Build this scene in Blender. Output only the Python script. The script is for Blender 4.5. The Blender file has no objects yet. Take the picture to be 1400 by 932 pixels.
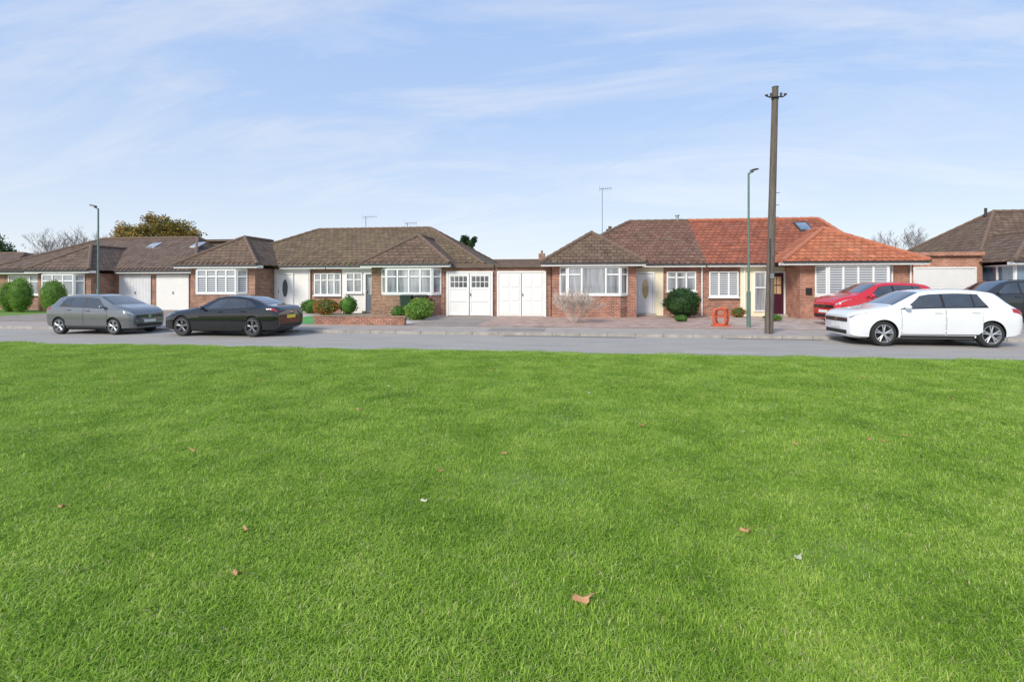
import bpy, bmesh, math, random
import numpy as np
from mathutils import Vector, Matrix
random.seed(7)
scene = bpy.context.scene
COL = scene.collection
G = 0.12      # ground level of the plots / pavement above the road
LAWN = 0.08

# ------------------------------------------------------------------ helpers
class MB:
    def __init__(s): s.v=[]; s.f=[]; s.m=[]
    def add(s, vs, fs, mi=0):
        n=len(s.v); s.v.extend([tuple(p) for p in vs])
        for f in fs: s.f.append(tuple(i+n for i in f)); s.m.append(mi)
    def box(s,x0,x1,y0,y1,z0,z1,mi=0):
        s.add([(x0,y0,z0),(x1,y0,z0),(x1,y1,z0),(x0,y1,z0),(x0,y0,z1),(x1,y0,z1),(x1,y1,z1),(x0,y1,z1)],
              [(0,3,2,1),(4,5,6,7),(0,1,5,4),(1,2,6,5),(2,3,7,6),(3,0,4,7)],mi)
    def obox(s,p,d,s0,s1,o0,o1,z0,z1,mi=0):
        n=(d[1],-d[0]); vs=[]
        for z in (z0,z1):
            for (a,o) in ((s0,o1),(s1,o1),(s1,o0),(s0,o0)):
                vs.append((p[0]+d[0]*a+n[0]*o,p[1]+d[1]*a+n[1]*o,z))
        s.add(vs,[(0,3,2,1),(4,5,6,7),(0,1,5,4),(1,2,6,5),(2,3,7,6),(3,0,4,7)],mi)
    def prism(s,poly,z0,z1,mi=0):
        n=len(poly)
        s.add([(x,y,z0) for x,y in poly]+[(x,y,z1) for x,y in poly],
              [tuple(range(n-1,-1,-1)),tuple(range(n,2*n))]+[(i,(i+1)%n,n+(i+1)%n,n+i) for i in range(n)],mi)
    def tube(s,pts,rs,n=8,mi=0,cap=True):
        pts=[Vector(p) for p in pts]
        if not hasattr(rs,'__len__'): rs=[rs]*len(pts)
        base=len(s.v); prev=None
        for i,p in enumerate(pts):
            t=(pts[min(i+1,len(pts)-1)]-pts[max(i-1,0)])
            if t.length<1e-9: t=Vector((0,0,1))
            t.normalize()
            if prev is None:
                a=Vector((0,0,1)) if abs(t.z)<.9 else Vector((1,0,0))
                u=t.cross(a).normalized()
            else:
                u=(prev-t*prev.dot(t)).normalized()
            prev=u; w=t.cross(u)
            for k in range(n):
                an=2*math.pi*k/n
                s.v.append(tuple(p+(u*math.cos(an)+w*math.sin(an))*rs[i]))
        for i in range(len(pts)-1):
            for k in range(n):
                a=base+i*n+k; b=base+i*n+(k+1)%n
                s.f.append((a,b,b+n,a+n)); s.m.append(mi)
        if cap:
            s.f.append(tuple(base+k for k in range(n-1,-1,-1))); s.m.append(mi)
            s.f.append(tuple(base+(len(pts)-1)*n+k for k in range(n))); s.m.append(mi)
    def lathe_y(s,c,prof,n=28,mi=0):
        base=len(s.v)
        for (r,y) in prof:
            for k in range(n):
                a=2*math.pi*k/n
                s.v.append((c[0]+r*math.cos(a),c[1]+y,c[2]+r*math.sin(a)))
        for i in range(len(prof)-1):
            for k in range(n):
                a=base+i*n+k; b=base+i*n+(k+1)%n
                s.f.append((a,b,b+n,a+n)); s.m.append(mi)
    def ellipsoid(s,c,r,nu=14,nv=8,mi=0,noise=0.0):
        base=len(s.v)
        for j in range(nv+1):
            th=math.pi*j/nv
            for i in range(nu):
                ph=2*math.pi*i/nu
                k=1+noise*(random.random()-.5)
                s.v.append((c[0]+r[0]*k*math.sin(th)*math.cos(ph),c[1]+r[1]*k*math.sin(th)*math.sin(ph),c[2]+r[2]*k*math.cos(th)))
        for j in range(nv):
            for i in range(nu):
                a=base+j*nu+i; b=base+j*nu+(i+1)%nu
                s.f.append((a,a+nu,b+nu,b)); s.m.append(mi)
    def obj(s,name,mats,parent=None,origin=(0,0,0),smooth=False,sharp=40):
        me=bpy.data.meshes.new(name)
        o=Vector(origin)
        me.from_pydata([(x-o.x,y-o.y,z-o.z) for x,y,z in s.v],[],s.f)
        if not isinstance(mats,(list,tuple)): mats=[mats]
        for m in mats: me.materials.append(m)
        me.polygons.foreach_set('material_index',s.m)
        if smooth:
            me.polygons.foreach_set('use_smooth',[True]*len(me.polygons))
            me.update()
            try: me.set_sharp_from_angle(angle=math.radians(sharp))
            except Exception: pass
        me.update()
        ob=bpy.data.objects.new(name,me); COL.objects.link(ob)
        if parent is not None: ob.parent=parent
        else: ob.location=o
        return ob

def thing(name,label,cat,loc,group=None):
    e=bpy.data.objects.new(name,None); e.empty_display_size=.3
    COL.objects.link(e); e.location=loc
    e['label']=label; e['category']=cat
    if group: e['group']=group
    return e
def tag(o,label,cat,group=None):
    o['label']=label; o['category']=cat
    if group: o['group']=group
    return o

# ------------------------------------------------------------------ materials
def newmat(name):
    m=bpy.data.materials.new(name); m.use_nodes=True
    nt=m.node_tree; b=nt.nodes['Principled BSDF']
    return m,nt,b
def rgba(c): return (c[0],c[1],c[2],1)
def pmat(name,c1,c2=None,scale=3.0,rough=.8,metal=0,bump=0,bscale=40,coat=0,spec=.5,detail=6,stretch=None):
    m,nt,b=newmat(name); L=nt.links
    b.inputs['Roughness'].default_value=rough; b.inputs['Metallic'].default_value=metal
    b.inputs['Coat Weight'].default_value=coat; b.inputs['Coat Roughness'].default_value=.03
    b.inputs['Specular IOR Level'].default_value=spec
    if c2 is None: c2=tuple(x*.88 for x in c1)
    g=nt.nodes.new('ShaderNodeNewGeometry')
    src=g.outputs['Position']
    if stretch:
        mp=nt.nodes.new('ShaderNodeMapping'); mp.inputs['Scale'].default_value=stretch
        L.new(src,mp.inputs['Vector']); src=mp.outputs[0]
    n=nt.nodes.new('ShaderNodeTexNoise'); n.inputs['Scale'].default_value=scale; n.inputs['Detail'].default_value=detail
    n.inputs['Roughness'].default_value=.65
    L.new(src,n.inputs['Vector'])
    r=nt.nodes.new('ShaderNodeValToRGB'); r.color_ramp.elements[0].position=.32; r.color_ramp.elements[1].position=.68
    r.color_ramp.elements[0].color=rgba(c1); r.color_ramp.elements[1].color=rgba(c2)
    L.new(n.outputs['Fac'],r.inputs[0]); L.new(r.outputs[0],b.inputs['Base Color'])
    if bump:
        n2=nt.nodes.new('ShaderNodeTexNoise'); n2.inputs['Scale'].default_value=bscale; n2.inputs['Detail'].default_value=5
        L.new(g.outputs['Position'],n2.inputs['Vector'])
        bp=nt.nodes.new('ShaderNodeBump'); bp.inputs['Strength'].default_value=bump; bp.inputs['Distance'].default_value=.02
        L.new(n2.outputs['Fac'],bp.inputs['Height']); L.new(bp.outputs[0],b.inputs['Normal'])
    return m
def brickmat(name,c1,c2,mortar,bw=.225,rh=.075,mw=.010,mode='wall',rough=.85,bump=.4,moss=None,zs=1.0,var=1.0):
    m,nt,b=newmat(name); L=nt.links; N=nt.nodes
    b.inputs['Roughness'].default_value=rough; b.inputs['Specular IOR Level'].default_value=.3
    g=N.new('ShaderNodeNewGeometry'); sp=N.new('ShaderNodeSeparateXYZ'); L.new(g.outputs['Position'],sp.inputs[0])
    cb=N.new('ShaderNodeCombineXYZ')
    if mode=='floor':
        L.new(sp.outputs['X'],cb.inputs['X']); L.new(sp.outputs['Y'],cb.inputs['Y'])
    else:
        sn=N.new('ShaderNodeSeparateXYZ'); L.new(g.outputs['True Normal'],sn.inputs[0])
        ax=N.new('ShaderNodeMath'); ax.operation='ABSOLUTE'; L.new(sn.outputs['X'],ax.inputs[0])
        ay=N.new('ShaderNodeMath'); ay.operation='ABSOLUTE'; L.new(sn.outputs['Y'],ay.inputs[0])
        gt=N.new('ShaderNodeMath'); gt.operation='GREATER_THAN'; L.new(ax.outputs[0],gt.inputs[0]); L.new(ay.outputs[0],gt.inputs[1])
        mx=N.new('ShaderNodeMix'); mx.data_type='FLOAT'
        L.new(gt.outputs[0],mx.inputs[0]); L.new(sp.outputs['X'],mx.inputs[2]); L.new(sp.outputs['Y'],mx.inputs[3])
        L.new(mx.outputs[0],cb.inputs['X'])
        mz=N.new('ShaderNodeMath'); mz.operation='MULTIPLY'; mz.inputs[1].default_value=zs
        L.new(sp.outputs['Z'],mz.inputs[0]); L.new(mz.outputs[0],cb.inputs['Y'])
    br=N.new('ShaderNodeTexBrick'); L.new(cb.outputs[0],br.inputs['Vector'])
    br.inputs['Scale'].default_value=1; br.inputs['Brick Width'].default_value=bw; br.inputs['Row Height'].default_value=rh
    br.inputs['Mortar Size'].default_value=mw; br.inputs['Mortar Smooth'].default_value=.2
    br.inputs['Color1'].default_value=rgba(c1); br.inputs['Color2'].default_value=rgba(c2); br.inputs['Mortar'].default_value=rgba(mortar)
    n=N.new('ShaderNodeTexNoise'); n.inputs['Scale'].default_value=2.3; n.inputs['Detail'].default_value=8; n.inputs['Roughness'].default_value=.7
    L.new(g.outputs['Position'],n.inputs['Vector'])
    mr=N.new('ShaderNodeMapRange'); mr.inputs[1].default_value=.3; mr.inputs[2].default_value=.7
    mr.inputs[3].default_value=1-.35*var; mr.inputs[4].default_value=1+.35*var
    L.new(n.outputs['Fac'],mr.inputs[0])
    mu=N.new('ShaderNodeMix'); mu.data_type='RGBA'; mu.blend_type='MULTIPLY'; mu.inputs[0].default_value=1
    L.new(br.outputs['Color'],mu.inputs[6]); L.new(mr.outputs[0],mu.inputs[7])
    out=mu.outputs[2]
    if moss:
        n3=N.new('ShaderNodeTexNoise'); n3.inputs['Scale'].default_value=1.3; n3.inputs['Detail'].default_value=10; n3.inputs['Roughness'].default_value=.75
        L.new(g.outputs['Position'],n3.inputs['Vector'])
        rr=N.new('ShaderNodeMapRange'); rr.inputs[1].default_value=.5; rr.inputs[2].default_value=.68; rr.inputs[4].default_value=.75
        L.new(n3.outputs['Fac'],rr.inputs[0])
        mm=N.new('ShaderNodeMix'); mm.data_type='RGBA'; L.new(rr.outputs[0],mm.inputs[0])
        L.new(out,mm.inputs[6]); mm.inputs[7].default_value=rgba(moss); out=mm.outputs[2]
    L.new(out,b.inputs['Base Color'])
    bp=N.new('ShaderNodeBump'); bp.inputs['Strength'].default_value=bump; bp.inputs['Distance'].default_value=.03
    inv=N.new('ShaderNodeMath'); inv.operation='SUBTRACT'; inv.inputs[0].default_value=1
    L.new(br.outputs['Fac'],inv.inputs[1]); L.new(inv.outputs[0],bp.inputs['Height']); L.new(bp.outputs[0],b.inputs['Normal'])
    return m

BRICK=brickmat('brick_red',(.42,.155,.085),(.23,.08,.052),(.44,.36,.30))
BRICKB=brickmat('brick_brown',(.38,.17,.10),(.21,.092,.06),(.42,.35,.29))
BRICKO=brickmat('brick_orange',(.50,.20,.11),(.36,.13,.08),(.45,.36,.30))
def tmat(n,c1,c2,moss): return brickmat(n,c1,c2,tuple(x*.42 for x in c2),bw=.30,rh=.17,mw=.014,bump=.7,moss=moss)
TILE=tmat('roof_tile_brown',(.20,.13,.088),(.135,.086,.06),(.175,.145,.08))
TILEM=tmat('roof_tile_mossy',(.205,.14,.085),(.14,.096,.058),(.19,.165,.07))
TILED=tmat('roof_tile_dark',(.19,.125,.092),(.13,.088,.066),(.155,.125,.085))
TILER=tmat('roof_tile_redbrown',(.24,.125,.085),(.165,.085,.06),(.18,.13,.085))
TILEO=tmat('roof_tile_orange',(.58,.20,.095),(.42,.13,.062),(.38,.165,.09))
TILEO2=tmat('roof_tile_terracotta_dark',(.38,.125,.068),(.27,.085,.05),(.24,.11,.07))  # darker tile tone for the main slope; the wing has the brighter orange
RIDGEB=pmat('ridge_tile_brown',(.21,.14,.10),(.15,.10,.072),6,.9)
RIDGEO=pmat('ridge_tile_orange',(.54,.20,.11),(.40,.14,.08),6,.9)
WHITE=pmat('white_upvc',(.87,.87,.85),(.83,.83,.81),2,.35)
WHITEP=pmat('white_garage_paint',(.85,.84,.81),(.79,.78,.755),1.5,.5)
GREYP=pmat('pale_grey_garage_paint',(.78,.78,.79),(.70,.70,.71),1.5,.5)
CREAM=pmat('cream_render',(.84,.77,.57),(.79,.72,.53),2,.85,bump=.2)
RENDER=pmat('white_render',(.84,.82,.78),(.78,.76,.72),2,.85,bump=.2)
GUTTER=pmat('dark_gutter',(.05,.045,.045),(.03,.03,.03),3,.5)
BLACK=pmat('black_plastic',(.015,.015,.016),(.02,.02,.02),5,.55)
GREYDOOR=pmat('grey_door_paint',(.15,.17,.19),(.12,.14,.16),3,.4)
PURPLE=pmat('dark_plum_door_paint',(.06,.012,.03),(.045,.01,.022),3,.3)
FELT=pmat('roof_felt',(.17,.125,.10),(.12,.088,.07),2,.9)
METAL=pmat('aluminium',(.45,.46,.48),(.35,.36,.38),5,.35,metal=.9)
CHROME=pmat('chrome',(.75,.76,.78),(.7,.7,.72),5,.12,metal=1)
def glassmat(name,c1,c2,scale=(1.2,1.2,.3),rough=.04):
    return pmat(name,c1,c2,1.0,rough,spec=.8,coat=.6,stretch=scale,detail=3)
GLASS=glassmat('window_glass_dark',(.035,.045,.055),(.16,.18,.20))
GLASSN=glassmat('window_glass_net_curtain',(.07,.085,.10),(.50,.52,.54),(2.2,2.2,.25))
GLASSB=glassmat('window_glass_blue',(.20,.29,.40),(.06,.09,.13))
GOLD=glassmat('door_glass_amber',(.60,.42,.20),(.45,.32,.17))
def slatmat():
    m,nt,b=newmat('window_shutter_slats'); L=nt.links; N=nt.nodes
    g=N.new('ShaderNodeNewGeometry'); sp=N.new('ShaderNodeSeparateXYZ'); L.new(g.outputs['Position'],sp.inputs[0])
    mu=N.new('ShaderNodeMath'); mu.operation='MULTIPLY'; mu.inputs[1].default_value=9; L.new(sp.outputs['Z'],mu.inputs[0])
    fr=N.new('ShaderNodeMath'); fr.operation='FRACT'; L.new(mu.outputs[0],fr.inputs[0])
    r=N.new('ShaderNodeValToRGB'); r.color_ramp.elements[0].color=(.13,.15,.17,1); r.color_ramp.elements[1].color=(.55,.57,.59,1)
    r.color_ramp.elements[0].position=.25; r.color_ramp.elements[1].position=.55
    L.new(fr.outputs[0],r.inputs[0]); L.new(r.outputs[0],b.inputs['Base Color'])
    b.inputs['Roughness'].default_value=.25; b.inputs['Coat Weight'].default_value=.5
    return m
SLAT=slatmat()

# ------------------------------------------------------------------ ground
def sheet(name,x0,x1,y0,y1,z,mat):
    mb=MB(); mb.add([(x0,y0,z),(x1,y0,z),(x1,y1,z),(x0,y1,z)],[(0,1,2,3)])
    o=mb.obj(name,mat); o['kind']='structure'; return o
def block(name,x0,x1,y0,y1,z0,z1,mat):
    mb=MB(); mb.box(x0,x1,y0,y1,z0,z1); o=mb.obj(name,mat); o['kind']='structure'; return o
EARTH=pmat('rough_grass_ground',(.07,.13,.03),(.05,.09,.025),.6,.95)
SOIL=pmat('lawn_soil',(.22,.36,.045),(.15,.22,.035),5,.95,bump=.8,bscale=90)
ASPH=pmat('asphalt_weathered',(.415,.38,.335),(.335,.305,.27),1.1,.9,bump=.35,bscale=180,stretch=(.5,2,1),detail=10)
PAVE=pmat('pavement_tarmac',(.45,.385,.33),(.35,.295,.25),1.6,.9,bump=.3,bscale=150,detail=10)
KERB=brickmat('kerb_concrete',(.42,.385,.34),(.36,.33,.29),(.16,.15,.13),bw=.9,rh=3,mw=.012,mode='floor',bump=.2)
BLOCKP=brickmat('block_paving_red',(.53,.36,.285),(.43,.295,.235),(.26,.21,.17),bw=.22,rh=.11,mw=.008,mode='floor',bump=.3)
BLOCKP2=brickmat('block_paving_pink',(.55,.42,.34),(.47,.36,.295),(.30,.245,.20),bw=.45,rh=.45,mw=.012,mode='floor',bump=.3)
DRIVE=pmat('drive_brown_tarmac',(.37,.31,.26),(.26,.215,.18),1.8,.9,bump=.3,bscale=120,detail=10)
SLAB=brickmat('paving_slab_grey',(.52,.47,.41),(.43,.39,.345),(.23,.21,.18),bw=.6,rh=.6,mw=.015,mode='floor',bump=.2)
TURF=pmat('artificial_turf',(.12,.40,.10),(.09,.31,.07),14,.9,bump=.8,bscale=120)
FLAWN=pmat('front_lawn',(.20,.34,.06),(.13,.25,.04),6,.95,bump=.9,bscale=70)
sheet('ground',-900,900,-600,1500,-.06,EARTH)
sheet('road',-260,260,12.45,17.0,0.0,ASPH)
block('lawn',-260,260,-60,12.42,-.05,LAWN-.015,SOIL)
block('near_kerb',-260,260,12.42,12.53,-.05,LAWN-.025,KERB)
block('far_kerb',-260,260,17.0,17.12,-.05,.098,KERB)
block('pavement',-260,260,17.12,19.1,-.05,.094,PAVE)
block('garden_ground',-260,260,19.1,60,-.05,G-.008,PAVE)
Z1=G+.002
def g_sheet(n,x0,x1,y0,y1,mat,z=Z1): return sheet(n,x0,x1,y0,y1,z,mat)
g_sheet('front_lawn',-60,-28.9,19.4,28,FLAWN)
g_sheet('paved_drive',-28.85,-17.3,19.14,28.5,DRIVE)
g_sheet('paved_path',-17.3,-13.4,19.14,27.3,SLAB)
g_sheet('artificial_lawn',-13.4,-8.2,19.45,25.3,TURF)
g_sheet('paved_patio',-8.2,-6.85,19.14,25.4,SLAB)
g_sheet('driveway',-6.85,-3.95,19.14,25.4,DRIVE)
g_sheet('block_paved_driveway',-3.95,6.3,19.14,27.0,BLOCKP)
g_sheet('paved_forecourt',6.3,15.2,19.14,27.0,BLOCKP2)
g_sheet('concrete_driveway',15.2,24,19.14,27.0,DRIVE)
DPM=pmat('asphalt_dark_patch',(.24,.22,.195),(.19,.175,.155),3,.9,bump=.3,bscale=150)
g_sheet('road_repair_patch',-2.5,1.8,16.65,16.97,DPM,.004)
g_sheet('road_repair_patch',4.6,7.4,16.7,16.98,DPM,.004)
g_sheet('road_repair_patch',2.6,4.4,13.1,13.7,pmat('asphalt_pale_patch',(.44,.405,.36),(.38,.35,.31),3,.9,bump=.3,bscale=150),.004)
g_sheet('pavement_repair_patch',-7.5,-5.9,17.4,18.2,pmat('pavement_pink_patch',(.44,.33,.28),(.38,.29,.245),3,.9,bump=.3,bscale=150),.098)
g_sheet('pavement_repair_patch',-3.2,-1.2,17.5,18.7,pmat('pavement_worn_patch',(.32,.275,.235),(.26,.225,.19),3,.9,bump=.3,bscale=150),.098)
mb=MB()
for i in range(9): mb.box(-6.3+i*.26,-6.3+i*.26+.2,20.3,20.42,G,G+.006)
tag(mb.obj('drain_grating',GUTTER),'dark metal drainage grating across brown driveway','drain')

# ------------------------------------------------------------------ building parts
def window(T,p,d,w,z0,z1,cols,transom=None,tcols=None,glass=None,out=0.0,sill=True,fr=.065,name='window'):
    glass=glass or GLASS; O=T.location
    gm=MB(); gm.obox(p,d,fr*.5,w-fr*.5,out+.004,out+.022,z0+fr*.5,z1-fr*.5)
    g=gm.obj(name,glass,T,O)
    f=MB(); a,b=out,out+.065
    f.obox(p,d,0,w,a,b,z1-fr,z1); f.obox(p,d,0,w,a,b,z0,z0+fr)
    tot=sum(cols); xs=[0]
    for c in cols: xs.append(xs[-1]+c/tot*w)
    for i,x in enumerate(xs):
        if i==0: s0,s1=0,fr
        elif i==len(xs)-1: s0,s1=w-fr,w
        else: s0,s1=x-fr*.6,x+fr*.6
        f.obox(p,d,s0,s1,a,b-.002,z0+fr,z1-fr)
    if transom:
        zt=z0+(z1-z0)*transom
        for i in range(len(cols)):
            if tcols is None or tcols[i]:
                f.obox(p,d,xs[i]+fr,xs[i+1]-fr,a,b-.004,zt-fr*.5,zt+fr*.5)
    fo=f.obj('frame',WHITE,g,(0,0,0)); fo.data.transform(Matrix.Translation(-O))
    if sill:
        s=MB(); s.obox(p,d,-.05,w+.05,0,out+.13,z0-.07,z0-.003)
        so=s.obj('sill',WHITE,g,(0,0,0)); so.data.transform(Matrix.Translation(-O))
    return g

def door(T,p,d,w,z0,z1,mat,glassmat=None,style='oval',frame=WHITE):
    O=T.location; M=Matrix.Translation(-O)
    m=MB(); m.obox(p,d,.085,w-.085,.0,.03,z0,z1-.085)
    D=m.obj('door',mat,T,O)
    f=MB(); f.obox(p,d,0,.07,0,.08,z0,z1); f.obox(p,d,w-.07,w,0,.08,z0,z1); f.obox(p,d,.07,w-.07,0,.08,z1-.07,z1)
    f.obj('frame',frame,D).data.transform(M)
    k=MB(); k.obox(p,d,.07,w-.07,.0,.012,z0,z1-.07); k.obj('door_gap',BLACK,D).data.transform(M)
    if glassmat:
        gm=MB(); n=(d[1],-d[0])
        if style=='oval':
            N=20; cx=w/2; cz=(z0+z1)/2+.2
            vs=[(p[0]+d[0]*(cx+.16*math.cos(2*math.pi*k/N))+n[0]*.042,p[1]+d[1]*(cx+.16*math.cos(2*math.pi*k/N))+n[1]*.042,cz+.5*math.sin(2*math.pi*k/N)) for k in range(N)]
            gm.add(vs,[tuple(range(N))])
            gm.obj('glass_panel',glassmat,D).data.transform(M)
        elif style=='panes':
            for i in range(2):
                for j in range(2):
                    s0=.17+i*(w-.34)/2+.02; gm=MB()
                    gm.obox(p,d,s0,s0+(w-.34)/2-.04,.03,.04,z0+1.0+j*.45,z0+1.4+j*.45)
                    gm.obj('glass_panel',glassmat,D).data.transform(M)
        else:
            gm.obox(p,d,.2,w-.2,.03,.04,z0+.9,z1-.25)
            gm.obj('glass_panel',glassmat,D).data.transform(M)
    h=MB(); h.obox(p,d,.12,.15,.03,.075,z0+.98,z0+1.16); h.obj('handle',CHROME,D).data.transform(M)
    s=MB(); s.obox(p,d,-.05,w+.05,0,.3,G,z0-.002); s.obj('doorstep',SLAB,T,O)
    return D
def capline(c,p,q,r=.10):
    p=Vector(p); q=Vector(q); n=max(2,int((q-p).length/.45)); pts=[];rs=[]
    for i in range(n):
        a=p.lerp(q,i/n); b=p.lerp(q,(i+.96)/n); pts+= [a,b]; rs+=[r*1.15,r*.9]
    c.tube(pts,rs,7)
def eave_tiles(m,a,b,inn):
    a=Vector(a);b=Vector(b); n=int((b-a).length/.30)
    for i in range(n):
        p=a.lerp(b,(i+.5)/n); m.tube([p-Vector(inn)*.04+Vector((0,0,-.015)),p+Vector(inn)*.25+Vector((0,0,.14))],.05,6)
def hip_roof(T,ex0,ex1,ey0,ey1,ze,xa,xb,yr,zr,mat,rmat,left='hip',right='hip',name='roof'):
    O=T.location; m=MB()
    t=.05
    vs=[(ex0,ey0,ze),(ex1,ey0,ze),(ex1,ey1,ze),(ex0,ey1,ze),(xa,yr,zr),(xb,yr,zr),
        (ex0,ey0,ze-t),(ex1,ey0,ze-t),(ex1,ey1,ze-t),(ex0,ey1,ze-t)]
    m.add(vs,[(0,1,5,4),(1,2,5),(2,3,4,5),(3,0,4),(6,9,8,7),(0,6,7,1),(1,7,8,2),(2,8,9,3),(3,9,6,0)])
    eave_tiles(m,vs[0],vs[1],(0,1,0))
    R=m.obj(name,mat,T,O)
    c=MB()
    capline(c,vs[4],vs[5])
    if left=='hip': capline(c,vs[0],vs[4]); capline(c,vs[3],vs[4])
    if right=='hip': capline(c,vs[1],vs[5]); capline(c,vs[2],vs[5])
    c.obj('ridge_tiles',rmat,R).data.transform(Matrix.Translation(-O))
    return R
def wing_roof(T,ex0,ex1,ey0,yend,ze,zp,mat,rmat,xc=None):
    O=T.location; m=MB(); t=.05
    if xc is None: xc=(ex0+ex1)/2
    h=(ex1-ex0)/2
    A=(xc,ey0+h,zp); B=(xc,yend,zp)
    vs=[(ex0,ey0,ze),(ex1,ey0,ze),(ex1,yend,ze),(ex0,yend,ze),A,B,(ex0,ey0,ze-t),(ex1,ey0,ze-t),(ex1,yend,ze-t),(ex0,yend,ze-t)]
    m.add(vs,[(0,1,4),(1,2,5,4),(2,3,5),(3,0,4,5),(6,9,8,7),(0,6,7,1),(1,7,8,2),(2,8,9,3),(3,9,6,0)])
    eave_tiles(m,vs[0],vs[1],(0,1,0))
    R=m.obj('roof',mat,T,O)
    c=MB(); capline(c,vs[0],A); capline(c,vs[1],A); capline(c,A,B)
    c.obj('ridge_tiles',rmat,R).data.transform(Matrix.Translation(-O))
    return R
def fascia(T,ex0,ex1,ey0,yw,ze):
    O=T.location; m=MB(); m.box(ex0+.02,ex1-.02,ey0+.02,yw-.002,ze-.20,ze-.052)
    m.obj('fascia',WHITE,T,O)
    g=MB(); g.tube([(ex0,ey0-.05,ze-.06),(ex1,ey0-.05,ze-.06)],.04,8); g.obj('gutter',GUTTER,T,O)
def pipe(T,x,y,z0,z1,mat=None):
    m=MB(); m.tube([(x,y,z0),(x,y,z1)],.035,8); m.obj('downpipe',mat or WHITE,T,T.location)
def bay(T,x0,x1,yw,proj,ang,zb,zt,ztop,brick,cols,transom,tcols,glass,sidecols=(1,)):
    O=T.location; poly=[(x0,yw-.001),(x0+ang,yw-proj),(x1-ang,yw-proj),(x1,yw-.001)]
    m=MB(); m.prism(poly,G-.02,zb-.07); m.obj('bay_wall',brick,T,O)
    s=MB(); e=.05
    s.prism([(x0-e,yw-.001),(x0+ang-e*.6,yw-proj-e),(x1-ang+e*.6,yw-proj-e),(x1+e,yw-.001)],zb-.069,zb-.001); s.obj('bay_sill',WHITE,T,O)
    h=MB(); h.prism(poly,zt+.001,ztop); h.obj('bay_head',WHITE,T,O)
    k=MB(); i=.03
    k.prism([(x0+i,yw-.001),(x0+ang+i*.3,yw-proj+i),(x1-ang-i*.3,yw-proj+i),(x1-i,yw-.001)],zb-.001,zt+.001); k.obj('bay_core',WHITE,T,O)
    window(T,(x0+ang,yw-proj+.0),(1,0),x1-x0-2*ang,zb,zt,cols,transom,tcols,glass,sill=False,out=0)
    ln=math.hypot(ang,proj)
    window(T,(x0,yw),(ang/ln,-proj/ln),ln,zb,zt,sidecols,transom,None,glass,sill=False)
    window(T,(x1-ang,yw-proj),(ang/ln,proj/ln),ln,zb,zt,sidecols,transom,None,glass,sill=False)
ZE=2.78
def walls(T,name,x0,x1,y0,y1,z1,mat):
    m=MB(); m.box(x0,x1,y0,y1,G-.05,z1); return m.obj(name,mat,T,T.location)
def aerial(T,x,y,z0,h,w=1.0,ang=.2):
    m=MB(); m.tube([(x,y,z0),(x,y,z0+h)],.022,6)
    c,s=math.cos(ang),math.sin(ang)
    m.tube([(x-c*w*.25,y-s*w*.25,z0+h-.05),(x+c*w*.75,y+s*w*.75,z0+h)],.014,6)
    for i in range(7):
        t=-.2+i*.15; q=.12 if i else .2
        m.tube([(x+c*w*t+s*q*.3,y+s*w*t,z0+h-.03-q),(x+c*w*t-s*q*.3,y+s*w*t,z0+h-.03+q)],.006,4)
    m.obj('aerial',METAL,T,T.location)

# ---- house with brown roof (white door)
D=thing('bungalow','brick bungalow with brown tiled hip roof and white oval-glass door','house',(2.5,27,G),'bungalows along the street')
walls(D,'wall',-1.35,6.298,27.0,35.2,ZE-.06,BRICK)
walls(D,'wall',-1.35,2.72,25.2,26.998,ZE-.20,BRICK)
hip_roof(D,-1.8,6.3,26.55,35.6,ZE,2.95,6.3,31.1,5.45,TILER,RIDGEB,'hip','party')
wing_roof(D,-1.85,3.12,24.62,30.0,ZE,4.42,TILE,RIDGEB)
fascia(D,-1.85,3.12,24.62,25.2,ZE); fascia(D,3.14,6.28,26.55,27.0,ZE)
bay(D,-.92,2.28,25.2,.38,.36,1.22,2.55,ZE-.2,BRICK,(1,1.7,1),.72,(1,0,1),GLASSN)
m=MB(); m.box(2.72,4.25,26.93,26.998,G,ZE-.2); m.obj('render_panel',CREAM,D,D.location)
door(D,(2.90,26.93),(1,0),.90,G+.12,2.33,WHITE,GOLD,'oval')
window(D,(4.42,27.0),(1,0),1.45,1.36,2.36,(1,1,1),.7,None,GLASSN)
pipe(D,6.15,26.93,G,2.6)
aerial(D,1.25,28.6,4.3,2.7,.7,.1)
m=MB(); m.tube([(5.7,31.1,5.4),(5.7,31.1,5.72)],.09,8); m.tube([(5.7,31.1,5.72),(5.7,31.1,5.78)],.14,8); m.obj('flue',METAL,D,D.location)
m=MB(); m.box(1.6,1.95,30.2,30.6,3.9,4.85); m.box(1.56,1.99,30.16,30.64,4.85,4.92); m.tube([(1.77,30.4,4.92),(1.77,30.4,5.1)],.10,8); m.obj('chimney',FELT,D,D.location)

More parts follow.
